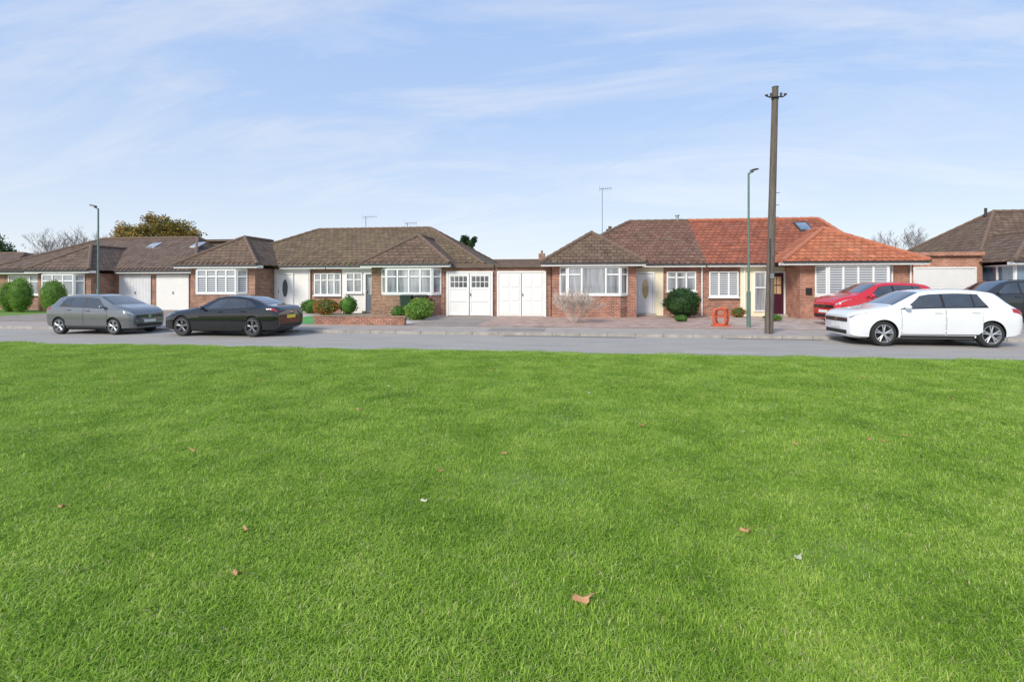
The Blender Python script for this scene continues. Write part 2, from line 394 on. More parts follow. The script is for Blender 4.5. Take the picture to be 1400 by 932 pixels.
# ---- house with orange roof
E=thing('bungalow','brick bungalow with bright orange tiled roof, skylight and plum door','house',(10.5,27,G),'bungalows along the street')
walls(E,'wall',6.302,14.3,27.0,35.2,ZE-.06,BRICK)
walls(E,'wall',10.12,14.9,25.2,26.998,ZE-.20,BRICKO)
walls(E,'wall',14.302,14.9,27.0,30.0,ZE-.06,BRICKO)
hip_roof(E,6.302,14.55,26.55,35.6,ZE,6.302,13.45,31.1,5.45,TILEO2,RIDGEO,'party','hip')
wing_roof(E,9.15,15.25,24.62,30.2,ZE,4.55,TILEO,RIDGEO)
fascia(E,9.15,15.25,24.62,25.2,ZE); fascia(E,6.32,9.13,26.55,27.0,ZE)
bay(E,10.78,14.0,25.2,.38,.36,1.2,2.55,ZE-.2,BRICKO,(1,1,1,1),None,None,SLAT)
m=MB(); m.box(8.0,10.1,26.93,26.998,G,ZE-.2); m.obj('render_panel',CREAM,E,E.location)
window(E,(6.5,27.0),(1,0),1.42,1.08,2.36,(1,1,1),None,None,SLAT)
window(E,(8.62,26.93),(1,0),.62,.35,2.35,(1,),.6,None,GLASSN,sill=False,name='side_light')
door(E,(9.26,26.93),(1,0),.84,G+.12,2.35,PURPLE,GOLD,'panes')
pipe(E,14.75,25.13,G,2.6); pipe(E,8.2,26.88,G,2.6)
sl=(5.45-ZE)/(31.1-26.55); y0=29.6;y1=30.6; zf=lambda y: ZE+(y-26.55)*sl
m=MB(); m.add([(11.9,y0,zf(y0)+.06),(12.6,y0,zf(y0)+.06),(12.6,y1,zf(y1)+.06),(11.9,y1,zf(y1)+.06),
               (11.9,y0,zf(y0)-.02),(12.6,y0,zf(y0)-.02),(12.6,y1,zf(y1)-.02),(11.9,y1,zf(y1)-.02)],
              [(0,1,2,3),(0,4,5,1),(1,5,6,2),(2,6,7,3),(3,7,4,0)])
sk=m.obj('skylight',GUTTER,E,E.location)
m=MB(); m.add([(11.97,y0+.1,zf(y0+.1)+.065),(12.53,y0+.1,zf(y0+.1)+.065),(12.53,y1-.1,zf(y1-.1)+.065),(11.97,y1-.1,zf(y1-.1)+.065)],[(0,1,2,3)])
m.obj('glass_pane',GLASSB,sk,(0,0,0)).data.transform(Matrix.Translation(-E.location))
m=MB(); m.box(10.35,10.6,25.12,25.195,1.25,1.55); m.obj('letter_box',BLACK,E,E.location)

def garage_door(T,x0,x1,y,z1,style,mat):
    O=T.location; m=MB(); M=Matrix.Translation(-O)
    w=x1-x0
    m.box(x0,x1,y-.04,y-.002,G+.01,z1)
    if style=='rib':
        n=22
        for i in range(n):
            z=G+.04+i*(z1-G-.06)/n; m.box(x0+.02,x1-.02,y-.055,y-.04,z,z+(z1-G)/n*.62)
    elif style=='vert':
        n=int(w/.1)
        for i in range(n):
            m.box(x0+.03+i*(w-.06)/n,x0+.03+(i+.72)*(w-.06)/n,y-.055,y-.04,G+.06,z1-.04)
    elif style=='panel':
        for l in range(2):
            a=x0+l*w/2+.025; b=x0+(l+1)*w/2-.025
            m.box(a,b,y-.055,y-.04,G+.03,z1-.03)
            for r in range(3):
                zz=G+.12+r*(z1-G-.15)/3; hh=(z1-G-.15)/3-.10
                m.box(a+.09,(a+b)/2-.05,y-.078,y-.055,zz,zz+hh); m.box((a+b)/2+.05,b-.09,y-.078,y-.055,zz,zz+hh)
    elif style=='glazed':
        for l in range(2):
            a=x0+l*w/2+.02; b=x0+(l+1)*w/2-.02
            m.box(a,b,y-.055,y-.04,G+.03,z1-.02)
            for (q0,q1) in ((a,a+.08),(b-.08,b)): m.box(q0,q1,y-.075,y-.055,G+.03,z1-.02)
            for zz in (G+.03,G+.72,z1-.82,z1-.12): m.box(a+.08,b-.08,y-.075,y-.055,zz,zz+.1)
    d=m.obj('garage_door',mat,T,O)
    if style=='glazed':
        for l in range(2):
            a=x0+l*w/2+.11; b=x0+(l+1)*w/2-.11
            for c in range(4):
                for r in range(2):
                    ww=(b-a)/4; hh=.29; g=MB()
                    g.box(a+c*ww+.02,a+(c+1)*ww-.02,y-.066,y-.056,z1-.71+r*hh,z1-.71+r*hh+hh-.04)
                    g.obj('window_pane',GLASS,d,(0,0,0)).data.transform(M)
    if style in('panel','glazed'):
        g=MB(); g.box((x0+x1)/2-.012,(x0+x1)/2+.012,y-.046,y-.0405,G+.03,z1-.03); g.obj('leaf_gap',BLACK,d,(0,0,0)).data.transform(M)
    h=MB(); h.box((x0+x1)/2+.05,(x0+x1)/2+.08,y-.11,y-.079,G+1.0,G+1.15); h.obj('handle',BLACK,d,(0,0,0)).data.transform(M)
    return d
def garage(label,x0,x1,y0,y1,ztop,dx0,dx1,dz,style,brick,mat,fmat=None,roofmat=None,group='garages beside the bungalows'):
    T=thing('garage',label,'garage',((x0+x1)/2,y0,G),group)
    walls(T,'wall',x0,x1,y0,y1,ztop-.12,brick)
    m=MB(); m.box(x0-.0,x1+.0,y0-.16,y1+.05,ztop-.118,ztop); m.obj('roof',roofmat or FELT,T,T.location)
    m=MB(); m.box(x0+.02,x1-.02,y0-.18,y0-.161,ztop-.2,ztop-.02); m.obj('fascia',fmat or FELT,T,T.location)
    garage_door(T,dx0,dx1,y0-.02,dz,style,mat)
    f=MB(); y=y0-.02
    f.box(dx0-.09,dx0-.003,y-.08,y+.018,G,dz+.09); f.box(dx1+.003,dx1+.09,y-.08,y+.018,G,dz+.09); f.box(dx0-.003,dx1+.003,y-.08,y+.018,dz+.004,dz+.09)
    f.obj('door_frame',mat,T,T.location)
    return T
garage('white double-leaf glazed timber garage doors under flat roof',-6.78,-4.22,25.4,26.9,2.74,-6.6,-4.4,2.28,'glazed',BRICKB,WHITEP)
garage('white panelled double garage doors under flat roof',-4.20,-1.40,25.4,30.5,2.76,-4.0,-1.72,2.28,'panel',BRICKB,WHITEP)
garage('orange brick garage with white up-and-over door',15.0,19.1,27.2,33,3.28,16.1,18.7,2.45,'rib',BRICKO,WHITEP,BRICKO)

# ---- house B
B=thing('bungalow','brick bungalow with mossy brown hip roof and white bay window','house',(-9.5,27.3,G),'bungalows along the street')
walls(B,'wall',-13.998,-5.5,27.3,36,ZE-.06,BRICKB)
walls(B,'wall',-10.7,-6.8,25.4,27.298,ZE-.20,BRICKB)
hip_roof(B,-13.998,-5.0,26.85,36.4,ZE,-13.998,-9.4,31.6,5.3,TILEM,RIDGEB,'party','hip')
wing_roof(B,-11.1,-6.4,24.85,30.2,ZE,4.42,TILE,RIDGEB)
fascia(B,-11.1,-6.4,24.85,25.4,ZE); fascia(B,-13.98,-11.12,26.85,27.3,ZE)
bay(B,-10.1,-7.0,25.4,.38,.36,1.24,2.5,ZE-.2,BRICKB,(1,1,1,1),.68,(1,1,1,1),GLASSN)
m=MB(); m.box(-13.2,-10.72,27.23,27.298,G,ZE-.2); m.obj('render_panel',RENDER,B,B.location)
window(B,(-12.95,27.23),(1,0),.95,1.25,2.36,(1,1),.65,None,GLASSN)
door(B,(-11.85,27.23),(1,0),.95,G+.12,2.35,GREYDOOR,GLASSN,'slab')
aerial(B,-13.7,31.6,5.3,.8,1.0,.0); aerial(B,-10.9,31.6,5.3,.35,.8,.4)
pipe(B,-10.85,27.0,G,2.6,GUTTER)
# ---- house A
A=thing('bungalow','brick and white rendered bungalow with mossy tiled roof and shuttered bay','house',(-17.5,27.3,G),'bungalows along the street')
walls(A,'wall',-21.1,-14.002,27.3,36,ZE-.06,BRICKB)
walls(A,'wall',-21.1,-17.3,25.5,27.298,ZE-.20,BRICKB)
hip_roof(A,-21.6,-14.002,26.85,36.4,ZE,-16.9,-14.002,31.6,5.3,TILEM,RIDGEB,'hip','party')
wing_roof(A,-21.7,-16.8,24.95,30.2,ZE,4.45,TILE,RIDGEB)
fascia(A,-21.7,-16.8,24.95,25.5,ZE); fascia(A,-16.78,-14.02,26.85,27.3,ZE)
bay(A,-20.75,-17.75,25.5,.38,.36,1.24,2.5,ZE-.2,BRICKB,(1,1,1,1),.7,(1,1,1,1),SLAT)
m=MB(); m.box(-17.28,-15.2,27.23,27.298,G,ZE-.2); m.obj('render_panel',RENDER,A,A.location)
door(A,(-17.1,27.23),(1,0),1.0,G+.12,2.35,WHITE,GLASS,'oval')
window(A,(-14.98+.1,27.3),(1,0),1.6,1.1,2.34,(1,1,1,1),.68,None,GLASSN)
pipe(A,-15.12,27.2,G,2.6,WHITE)
# ---- house Z
Zh=thing('bungalow','long brown-roofed bungalow with skylights and white garage doors','house',(-30,28.6,G),'bungalows along the street')
walls(Zh,'wall',-38,-23.4,28.6,37,ZE-.26,BRICKB)
walls(Zh,'wall',-32.5,-28.9,27.0,28.598,ZE-.40,BRICKB)
hip_roof(Zh,-38.4,-23.0,28.15,37.4,ZE-.2,-34,-26.6,32.8,5.0,TILED,RIDGEB)
wing_roof(Zh,-32.9,-28.5,26.5,31.4,ZE-.2,4.15,TILED,RIDGEB)
fascia(Zh,-32.9,-28.5,26.5,27.0,ZE-.2); fascia(Zh,-28.48,-23.02,28.15,28.6,ZE-.2); fascia(Zh,-38.38,-32.92,28.15,28.6,ZE-.2)
bay(Zh,-32.1,-29.3,27.0,.35,.33,1.05,2.3,ZE-.4,BRICKB,(1,1,1),.68,(1,1,1),SLAT)
garage_door(Zh,-28.55,-26.35,28.58,2.3,'vert',GREYP); garage_door(Zh,-25.95,-23.75,28.58,2.3,'rib',WHITEP)
window(Zh,(-36.6,28.6),(1,0),2.4,1.05,2.3,(1,1,1),.68,None,GLASSN)
sl2=(5.0-ZE+.2)/(32.8-28.15)
for xs in (-29.2,-25.9):
    y0=31.2;y1=31.9; zf=lambda y: ZE-.2+(y-28.15)*sl2
    m=MB(); m.add([(xs,y0,zf(y0)+.07),(xs+.65,y0,zf(y0)+.07),(xs+.65,y1,zf(y1)+.07),(xs,y1,zf(y1)+.07),(xs,y0,zf(y0)),(xs+.65,y0,zf(y0)),(xs+.65,y1,zf(y1)),(xs,y1,zf(y1))],
          [(0,1,2,3),(0,4,5,1),(1,5,6,2),(2,6,7,3),(3,7,4,0)])
    m.obj('skylight',GLASSN,Zh,Zh.location)
m=MB(); m.box(-26.4,-23.2,33.4,36.0,3.0,4.75); m.box(-26.6,-23.0,33.2,36.2,4.75,4.9); m.obj('dormer',FELT,Zh,Zh.location)
# ---- far left house
Y=thing('bungalow','low brown-roofed bungalow with wide white window','house',(-45,30,G),'bungalows along the street')
walls(Y,'wall',-58,-39.2,30.5,39,2.35,BRICKB); hip_roof(Y,-58.4,-38.8,30,39.4,2.4,-54,-43,34.7,4.15,TILED,RIDGEB)
fascia(Y,-58.4,-38.8,30,30.5,2.4)
window(Y,(-43.6,30.5),(1,0),3.6,1.0,2.15,(1,1,1,1),.68,None,GLASSN)
# ---- far right house
F=thing('bungalow','bungalow with dark brown hip roof and glazed front porch','house',(24,28,G),'bungalows along the street')
walls(F,'wall',19.9,36,28.6,37,ZE-.06,BRICKO); hip_roof(F,19.5,36.4,28.1,37.5,ZE,23.6,32,32.8,5.9,TILE,RIDGEB)
walls(F,'wall',19.3,24.5,25.6,28.598,1.3,BRICKO)
m=MB(); m.box(19.35,24.45,25.66,28.59,1.301,2.62); m.obj('porch_core',GLASSB,F,F.location)
window(F,(19.3,25.66),(1,0),5.2,1.32,2.6,(1,1,1,1,1),None,None,GLASSB)
window(F,(19.35,28.55),(0,-1),2.9,1.32,2.6,(1,1,1),None,None,GLASSB)
wing_roof(F,18.95,24.9,25.2,30.5,ZE,4.3,TILE,RIDGEB); fascia(F,18.95,24.9,25.2,25.6,ZE)
m=MB(); m.tube([(23.2,32.8,5.6),(23.2,32.8,6.1)],.07,8); m.obj('vent_pipe',GUTTER,F,F.location)
# ---- rear neighbours
H=thing('bungalow','distant brown-roofed house seen over the garage roofs','house',(-8,62,G),'houses beyond the gardens')
walls(H,'wall',-20,6,62,70,2.8,BRICKB); hip_roof(H,-20.5,6.5,61.5,70.5,2.8,-15,2,66,4.9,TILED,RIDGEB)
m=MB(); m.box(-5.2,-4.4,65.6,66.4,4.4,5.7); m.tube([(-4.8,66,5.7),(-4.8,66,6.1)],.14,8); m.obj('chimney',BRICKB,H,H.location)

# ------------------------------------------------------------------ small walls, bins
T=thing('garden_wall','low red brick garden wall in front of artificial lawn','wall',(-8.5,19.3,G))
m=MB(); m.box(-10.5,-6.75,19.2,19.42,G-.02,.42); m.obj('wall',BRICK,T,T.location)
m=MB(); m.box(-10.54,-6.71,19.17,19.45,.422,.475); m.obj('coping',BRICKB,T,T.location)
def wheelie(x,y,col,label):
    T=thing('wheelie_bin',label,'bin',(x,y,G),'bins standing by the house')
    m=MB(); m.add([(x-.22,y-.26,G+.08),(x+.22,y-.26,G+.08),(x+.22,y+.22,G+.08),(x-.22,y+.22,G+.08),
                   (x-.28,y-.34,G+.98),(x+.28,y-.34,G+.98),(x+.28,y+.32,G+.98),(x-.28,y+.32,G+.98)],
                  [(0,3,2,1),(4,5,6,7),(0,1,5,4),(1,2,6,5),(2,3,7,6),(3,0,4,7)]); m.obj('body',col,T,T.location)
    m=MB(); m.box(x-.3,x+.3,y-.37,y+.36,G+.982,G+1.05); m.box(x-.26,x+.26,y-.3,y+.2,G+1.05,G+1.08); m.obj('lid',col,T,T.location)
    for sx in (-.3,.24):
        m=MB(); m.tube([(x+sx,y+.2,G+.1),(x+sx+.06,y+.2,G+.1)],.1,12); m.obj('wheel',BLACK,T,T.location)
BIN=pmat('bin_dark',(.03,.032,.035),(.02,.02,.022),3,.5); BING=pmat('bin_green',(.02,.05,.03),(.015,.04,.025),3,.5)
wheelie(-8.45,24.5,BING,'dark green wheelie bin below bay window'); wheelie(-7.75,24.5,BIN,'dark grey wheelie bin below bay window')

# ------------------------------------------------------------------ street furniture
WOOD=pmat('weathered_pole_wood',(.20,.16,.13),(.09,.072,.058),4,.85,bump=.6,bscale=30,stretch=(6,6,.6),detail=8)
P=thing('telegraph_pole','tall weathered wooden telegraph pole on the pavement','telegraph pole',(6.16,17.75,.09))
def pp(z): t=(z-G)/8.05; return (6.16+.20*t,17.75,z)
m=MB(); zs=[.02,.8,2,4,6,8.15]; m.tube([pp(z) for z in zs],[.135,.13,.124,.115,.105,.095],16); m.obj('pole',WOOD,P,P.location,smooth=True)
m=MB(); x,y,z=pp(7.85)
m.tube([(x-.3,y-.1,z+.0),(x-.2,y-.12,z-.06),(x,y-.13,z-.05),(x+.2,y-.12,z-.06),(x+.28,y-.1,z)],.022,6)
m.tube([(x-.3,y-.1,z),(x-.3,y-.1,z+.04)],.05,8); m.tube([(x+.28,y-.1,z),(x+.28,y-.1,z+.05)],.05,8)
m.tube([(x-.16,y-.1,z-.05),(x-.16,y-.1,z+.08)],.04,8); m.tube([(x+.15,y-.1,z-.05),(x+.15,y-.1,z+.08)],.04,8)
m.tube([(x,y,z-.09),(x,y,z-.03)],.115,12); m.obj('insulator_bracket',GUTTER,P,P.location)
m=MB(); x,y,z=pp(8.15); m.tube([(x,y,z),(x,y,z+.03)],[.11,.09],12); m.obj('cap',METAL,P,P.location)
for q in (2.4,2.75,3.1,3.5,3.9,4.3,4.7):
    m=MB(); x,y,z=pp(q); s=1 if int(q*10)%2 else -1
    m.tube([(x+s*.10,y,z),(x+s*.22,y,z)],.010,5)
    m.obj('step_iron',GUTTER,P,P.location)
m=MB(); x,y,z=pp(1.9); m.box(x-.06,x+.06,y-.15,y-.13,z,z+.16); m.obj('number_plate',METAL,P,P.location)
m=MB(); x,y,z=pp(.5); m.tube([(x-.04,y-.14,.1),(x-.02,y-.135,3.2)],.020,6); m.obj('cable_guard',GUTTER,P,P.location)

GREENP=pmat('lamp_post_green',(.13,.22,.18),(.10,.17,.14),3,.5)
def lamp(x,y,h,label,col,ang):
    T=thing('street_lamp',label,'street lamp',(x,y,G),'street lamps along the pavement')
    m=MB(); m.tube([(x,y,G-.1),(x,y,G+1.3)],.075,12); m.tube([(x,y,G+1.3),(x,y,G+1.36)],[.075,.045],12,cap=False); m.tube([(x,y,G+1.36),(x,y,G+h)],[.045,.035],12); m.obj('post',col,T,T.location,smooth=True)
    c,s=math.cos(ang),math.sin(ang)
    m=MB(); z=G+h; m.tube([(x,y,z-.1),(x+c*.05,y+s*.05,z),(x+c*.2,y+s*.2,z+.06)],.025,8)
    m.obj('arm',col,T,T.location)
    m=MB(); a=[(.06,.03,.02),(.12,.07,.04),(.30,.085,.035),(.40,.05,.02)]
    vs=[]
    for (t,w,hh) in a:
        cx,cy=x+c*t,y+s*t; zz=z+.04+(t-.06)*.3
        vs+=[(cx-s*w,cy+c*w,zz),(cx+s*w,cy-c*w,zz),(cx+s*w*.7,cy-c*w*.7,zz+hh*2),(cx-s*w*.7,cy+c*w*.7,zz+hh*2)]
    fs=[(0,1,2,3),(15,14,13,12)]
    for i in range(3):
        for k in range(4): fs.append((i*4+k,i*4+4+k,i*4+4+(k+1)%4,i*4+(k+1)%4))
    m.add(vs,fs); m.obj('lamp_head',GUTTER,T,T.location)
    m=MB(); m.box(x-.04,x+.04,y-.082,y-.074,G+.4,G+.9); m.obj('access_door',col,T,T.location)
lamp(6.2,19.9,5.7,'slim green street lamp beside the telegraph pole',GREENP,.35)
lamp(-22.4,21.3,5.15,'slim green street lamp behind the parked hatchback',GREENP,math.pi+.1)

CABM=pmat('cable_grey',(.50,.55,.62),(.46,.51,.58),2,.7)
def cable(a,b,sag,label,r=.002):
    a=Vector(a);b=Vector(b); m=MB(); pts=[]
    for i in range(25):
        t=i/24; p=a.lerp(b,t); p.z-=sag*4*t*(1-t); pts.append(p)
    m.tube(pts,r,4); tag(m.obj('overhead_cable',CABM),label,'cable')
pt=pp(7.88)
cable((pt[0]-.3,pt[1]-.1,7.9),(-9.4,31.6,5.4),.5,'thin telephone cable from pole to mossy roof')

ORG=pmat('orange_red_paint',(.66,.13,.05),(.52,.09,.035),4,.5)
T=thing('garden_ornament','upright orange-red barrel-shaped frame on the forecourt','garden ornament',(5.3,20.3,G))
m=MB()
for (cx,cy,r) in ((5.24,20.2,.22),(5.42,20.5,.22)):
    pts=[]
    for k in range(29):   # rounded-rectangle hoop
        a=2*math.pi*k/28; ca,sa=math.cos(a),math.sin(a); e=.6
        pts.append((cx+r*math.copysign(abs(ca)**e,ca),cy,G+.36+.30*math.copysign(abs(sa)**e,sa)))
    m.tube(pts,.042,8,cap=False)
m.obj('hoop',ORG,T,T.location,smooth=True)
m=MB()
for (dx,dz) in ((-.2,.28),(.2,.28),(-.2,-.28),(.2,-.28),(-.22,0),(.22,0)):
    m.tube([(5.24+dx,20.2,G+.36+dz),(5.42+dx,20.5,G+.36+dz)],.03,6)
m.tube([(5.03,20.2,G+.36),(5.45,20.2,G+.36)],.03,6); m.tube([(5.21,20.5,G+.36),(5.63,20.5,G+.36)],.03,6)
m.box(5.02,5.64,20.15,20.55,G,G+.05); m.obj('base',ORG,T,T.location)

# ------------------------------------------------------------------ vegetation
def leafmat(name,c1,c2,scale=2.0,trans=.25):
    m,nt,b=newmat(name); L=nt.links; N=nt.nodes
    g=N.new('ShaderNodeNewGeometry')
    n=N.new('ShaderNodeTexNoise'); n.inputs['Scale'].default_value=scale; n.inputs['Detail'].default_value=5; L.new(g.outputs['Position'],n.inputs['Vector'])
    r=N.new('ShaderNodeValToRGB'); r.color_ramp.elements[0].position=.35; r.color_ramp.elements[1].position=.65
    r.color_ramp.elements[0].color=rgba(c1); r.color_ramp.elements[1].color=rgba(c2)
    rnd=N.new('ShaderNodeMath'); rnd.operation='MULTIPLY_ADD'; rnd.inputs[1].default_value=.3
    L.new(g.outputs['Random Per Island'],rnd.inputs[0])
    sb=N.new('ShaderNodeMath'); sb.operation='SUBTRACT'; sb.inputs[1].default_value=.15; L.new(n.outputs['Fac'],sb.inputs[0]); L.new(sb.outputs[0],rnd.inputs[2])
    L.new(rnd.outputs[0],r.inputs[0]); L.new(r.outputs[0],b.inputs['Base Color'])
    b.inputs['Roughness'].default_value=.6; b.inputs['Specular IOR Level'].default_value=.3
    tr=N.new('ShaderNodeBsdfTranslucent'); L.new(r.outputs[0],tr.inputs['Color'])
    mx=N.new('ShaderNodeMixShader'); mx.inputs[0].default_value=trans
    L.new(b.outputs[0],mx.inputs[1]); L.new(tr.outputs[0],mx.inputs[2]); L.new(mx.outputs[0],N['Material Output'].inputs['Surface'])
    return m
LG=leafmat('leaf_green',(.05,.13,.02),(.13,.26,.04)); LD=leafmat('leaf_dark_green',(.02,.05,.015),(.055,.12,.03))
LY=leafmat('leaf_yellow_green',(.16,.27,.04),(.38,.42,.09),6); LB=leafmat('leaf_bright_green',(.15,.27,.035),(.27,.42,.07),4)
LA=leafmat('leaf_autumn',(.13,.14,.035),(.42,.27,.06),.3); LO=leafmat('leaf_orange',(.55,.16,.05),(.25,.28,.05),8)
BARK=pmat('bark',(.13,.10,.08),(.085,.07,.055),3,.9); TWIG=pmat('pale_twig',(.60,.51,.44),(.46,.39,.33),5,.9); TWIGD=pmat('grey_twig',(.24,.21,.20),(.17,.15,.145),5,.9)
rng=np.random.default_rng(3)
def leaves(mb,c,r,n,size,shell=.55,flat=0,lump=.25):
    ph=rng.uniform(0,6.28,6)
    for i in range(n):
        d=rng.normal(size=3); d/=np.linalg.norm(d)
        k=shell+(1-shell)*rng.random()**.6
        lum=1+lump*(math.sin(3*d[0]+ph[0])*math.sin(4*d[1]+ph[1])+.6*math.sin(6*d[2]+ph[2]+2*d[0]))+rng.normal()*.04
        p=np.array(c)+d*np.array(r)*k*lum
        if p[2]<G+.02: p[2]=G+.02+rng.random()*.05
        u=rng.normal(size=3); u/=np.linalg.norm(u); w=np.cross(u,rng.normal(size=3)); w/=np.linalg.norm(w)
        s=size*rng.uniform(.6,1.3)
        mb.add([p-u*s,p+w*s*.45,p+u*s,p-w*s*.45],[(0,1,2,3)])
def shrub(x,y,rx,ry,h,mat,label,n=1500,size=.05,name='shrub',group=None,lump=.1,shell=.78):
    T=thing(name,label,'shrub' if name=='shrub' else name.replace('_',' '),(x,y,G),group)
    m=MB(); m.tube([(x,y,G-.05),(x,y,G+h*.4)],.04,6); m.obj('trunk',BARK,T,T.location)
    m=MB(); leaves(m,(x,y,G+h*.5),(rx,ry,h*.5),n,size,shell,lump=lump)
    m.obj('crown',mat,T,T.location)
    m=MB(); m.ellipsoid((x,y,G+h*.5),(rx*.86,ry*.86,h*.46),12,8,noise=.08)
    m.obj('inner_foliage',LD if mat in (LD,LO) else LG,T,T.location)
    return T
gt='clipped conifers in the front garden'
def topi(x,y,r,h,mat,label): shrub(x,y,r,r,h,mat,label,3400,.035,'clipped_conifer',gt,lump=.0,shell=.9)
topi(-29.45,25.3,.60,1.85,LB,'rounded clipped bright green conifer on front lawn')
topi(-31.6,25.3,.56,1.98,LB,'rounded clipped bright green conifer on front lawn')
topi(-32.75,25.6,.45,1.75,LB,'rounded clipped bright green conifer on front lawn')
topi(-30.65,26.2,.40,1.65,LD,'small dark clipped conifer on front lawn')
topi(-34.2,25.3,.60,1.9,LG,'rounded clipped green conifer on front lawn')
shrub(-32.6,22.4,.6,.4,.45,LY,'low yellowish shrub on front lawn edge',600,.05)
shrub(4.85,25.3,.85,.75,1.42,LD,'round dark evergreen shrub in front of window',3200,.05)
shrub(-7.45,23.6,.62,.5,.95,LY,'yellow-green variegated shrub beside driveway',1600,.05)
shrub(-7.2,22.2,.62,.5,.82,LB,'bright green spreading shrub beside driveway',1500,.05)
shrub(-8.15,22.6,.4,.4,.6,LG,'small green shrub behind brick wall',700,.05)
shrub(-13.3,25.6,.75,.5,.85,LO,'orange and green flowering shrub by front door',1500,.05)
shrub(-12.2,25.9,.5,.4,.95,LG,'green bushy plant under window',900,.05)
shrub(-14.6,26.3,.5,.4,.75,LG,'green bushy plant under window',900,.05)
shrub(4.3,22.6,.28,.22,.28,LG,'small green plant on paved forecourt',320,.04)
shrub(7.6,25.9,.35,.3,.5,LO,'small reddish potted plant near the plum door',420,.04)
shrub(8.3,23.5,.4,.3,.3,LG,'low green plant on forecourt edge',350,.04)

def branch(mb,p,d,L,r,depth,spread=.55,up=.15,minr=.004,nseg=3,sides=5,tips=None,kids=3):
    p=Vector(p); d=Vector(d).normalized(); pts=[p]; rs=[r]
    for i in range(nseg):
        d=(d+Vector((random.gauss(0,.12),random.gauss(0,.12),random.gauss(0,.08)+up*.3))).normalized()
        p=p+d*(L/nseg); pts.append(p); rs.append(max(minr,r*(1-.45*(i+1)/nseg)))
    mb.tube(pts,rs,sides if depth>1 else 3,cap=False)
    if depth<=0: return
    for k in range(kids):
        i=random.randint(max(1,nseg-2),nseg) if k else nseg
        a=random.uniform(0,6.28); q=Vector((math.cos(a),math.sin(a),random.uniform(-.2,.5)))
        nd=(d+q*spread*random.uniform(.7,1.3)+Vector((0,0,up))).normalized()
        branch(mb,pts[i],nd,L*random.uniform(.62,.82),rs[i]*.68,depth-1,spread,up,minr,nseg,sides,tips,kids)
T=thing('bare_shrub','leafless pale twiggy shrub on block paving','shrub',(-.2,21.4,G))
m=MB()
for i in range(15):
    a=i*6.28/15+random.uniform(-.2,.2); branch(m,(-.2+.08*math.cos(a),21.4+.08*math.sin(a),G),(math.cos(a)*.8,math.sin(a)*.8,1.0),.52,.018,4,.5,.08,.007,2,4)
m.obj('branches',TWIG,T,T.location)
def bare_tree(x,y,h,label,mat=TWIGD,depth=5,kids=3,lf=None,name='bare_tree',spread=.55,k=1.0):
    T=thing(name,label,'tree',(x,y,G),'trees behind the houses')
    m=MB(); m.tube([(x,y,-.1),(x,y,h*.15),(x+.1,y,h*.3)],[h*.025,h*.02,h*.016],8); m.obj('trunk',BARK,T,T.location)
    m=MB()
    for i in range(4):
        a=i*1.57+random.random(); branch(m,(x+.1,y,h*.27),(math.cos(a)*.6,math.sin(a)*.6,.9),h*.24*k,h*.013,depth,spread,.12,h*.0012,2,4,None,kids)
    m.obj('crown' if lf is None else 'limb',mat,T,T.location)
    return T
bare_tree(-66,56,8.8,'leafless tree with fine grey branches behind roofs')
bare_tree(-69.5,60,7.6,'leafless tree with fine grey branches behind roofs')
bare_tree(-61,58,8.9,'leafless tree with fine grey branches behind roofs')
bare_tree(35.2,62,8.4,'leafless tree with fine branches beyond the garage',spread=.45)
TX=-54.4
T=bare_tree(TX,60,8.5,'broad autumn oak with yellowing leaves behind roofs',BARK,4,3,True,'oak_tree',.75,.7)
m=MB()
random.seed(11)
for i in range(120):
    a=random.uniform(0,6.28); rr=math.sqrt(random.random())
    cx=TX+rr*5.7*math.cos(a); cy=60+rr*4*math.sin(a); top=11.0-3.4*rr**2.4; cz=4.2+random.random()**.6*(top-4.2-.5)
    s=random.uniform(.7,1.25); leaves(m,(cx,cy,cz),(s,s,s*.65),230,.16,.2,lump=.3)
m.obj('crown',LA,T,T.location)
def blob_tree(x,y,h,r,mat,label,n=26,name='evergreen_tree',k=220,z0=.25,size=.16):
    T=thing(name,label,'tree',(x,y,G),'trees behind the houses')
    m=MB(); m.tube([(x,y,-.1),(x,y,h*.5),(x,y,h*.8)],[h*.03,h*.02,.03],8); m.obj('trunk',BARK,T,T.location)
    m=MB()
    for i in range(n):
        t=random.random(); a=random.uniform(0,6.28); rr=r*(1-.75*t)*math.sqrt(random.random())
        s=random.uniform(.25,.42)*r*(1.1-.6*t)
        leaves(m,(x+rr*math.cos(a),y+rr*math.sin(a),h*(z0+(.94-z0)*t)),(s,s,s),k,size,.3,lump=.3)
    m.obj('crown',mat,T,T.location)
blob_tree(-70,52,7.6,5.0,LD,'dark evergreen tree beyond the far bungalow',40)
blob_tree(-77,58,7.6,4.6,LD,'dark evergreen tree beyond the far bungalow',32)
blob_tree(-9.6,44,6.4,1.7,LD,'small dark conifer behind the mossy roof',34,size=.1,k=260)
blob_tree(34,68,6.0,3,LD,'dark evergreen tree beyond the garage',22)

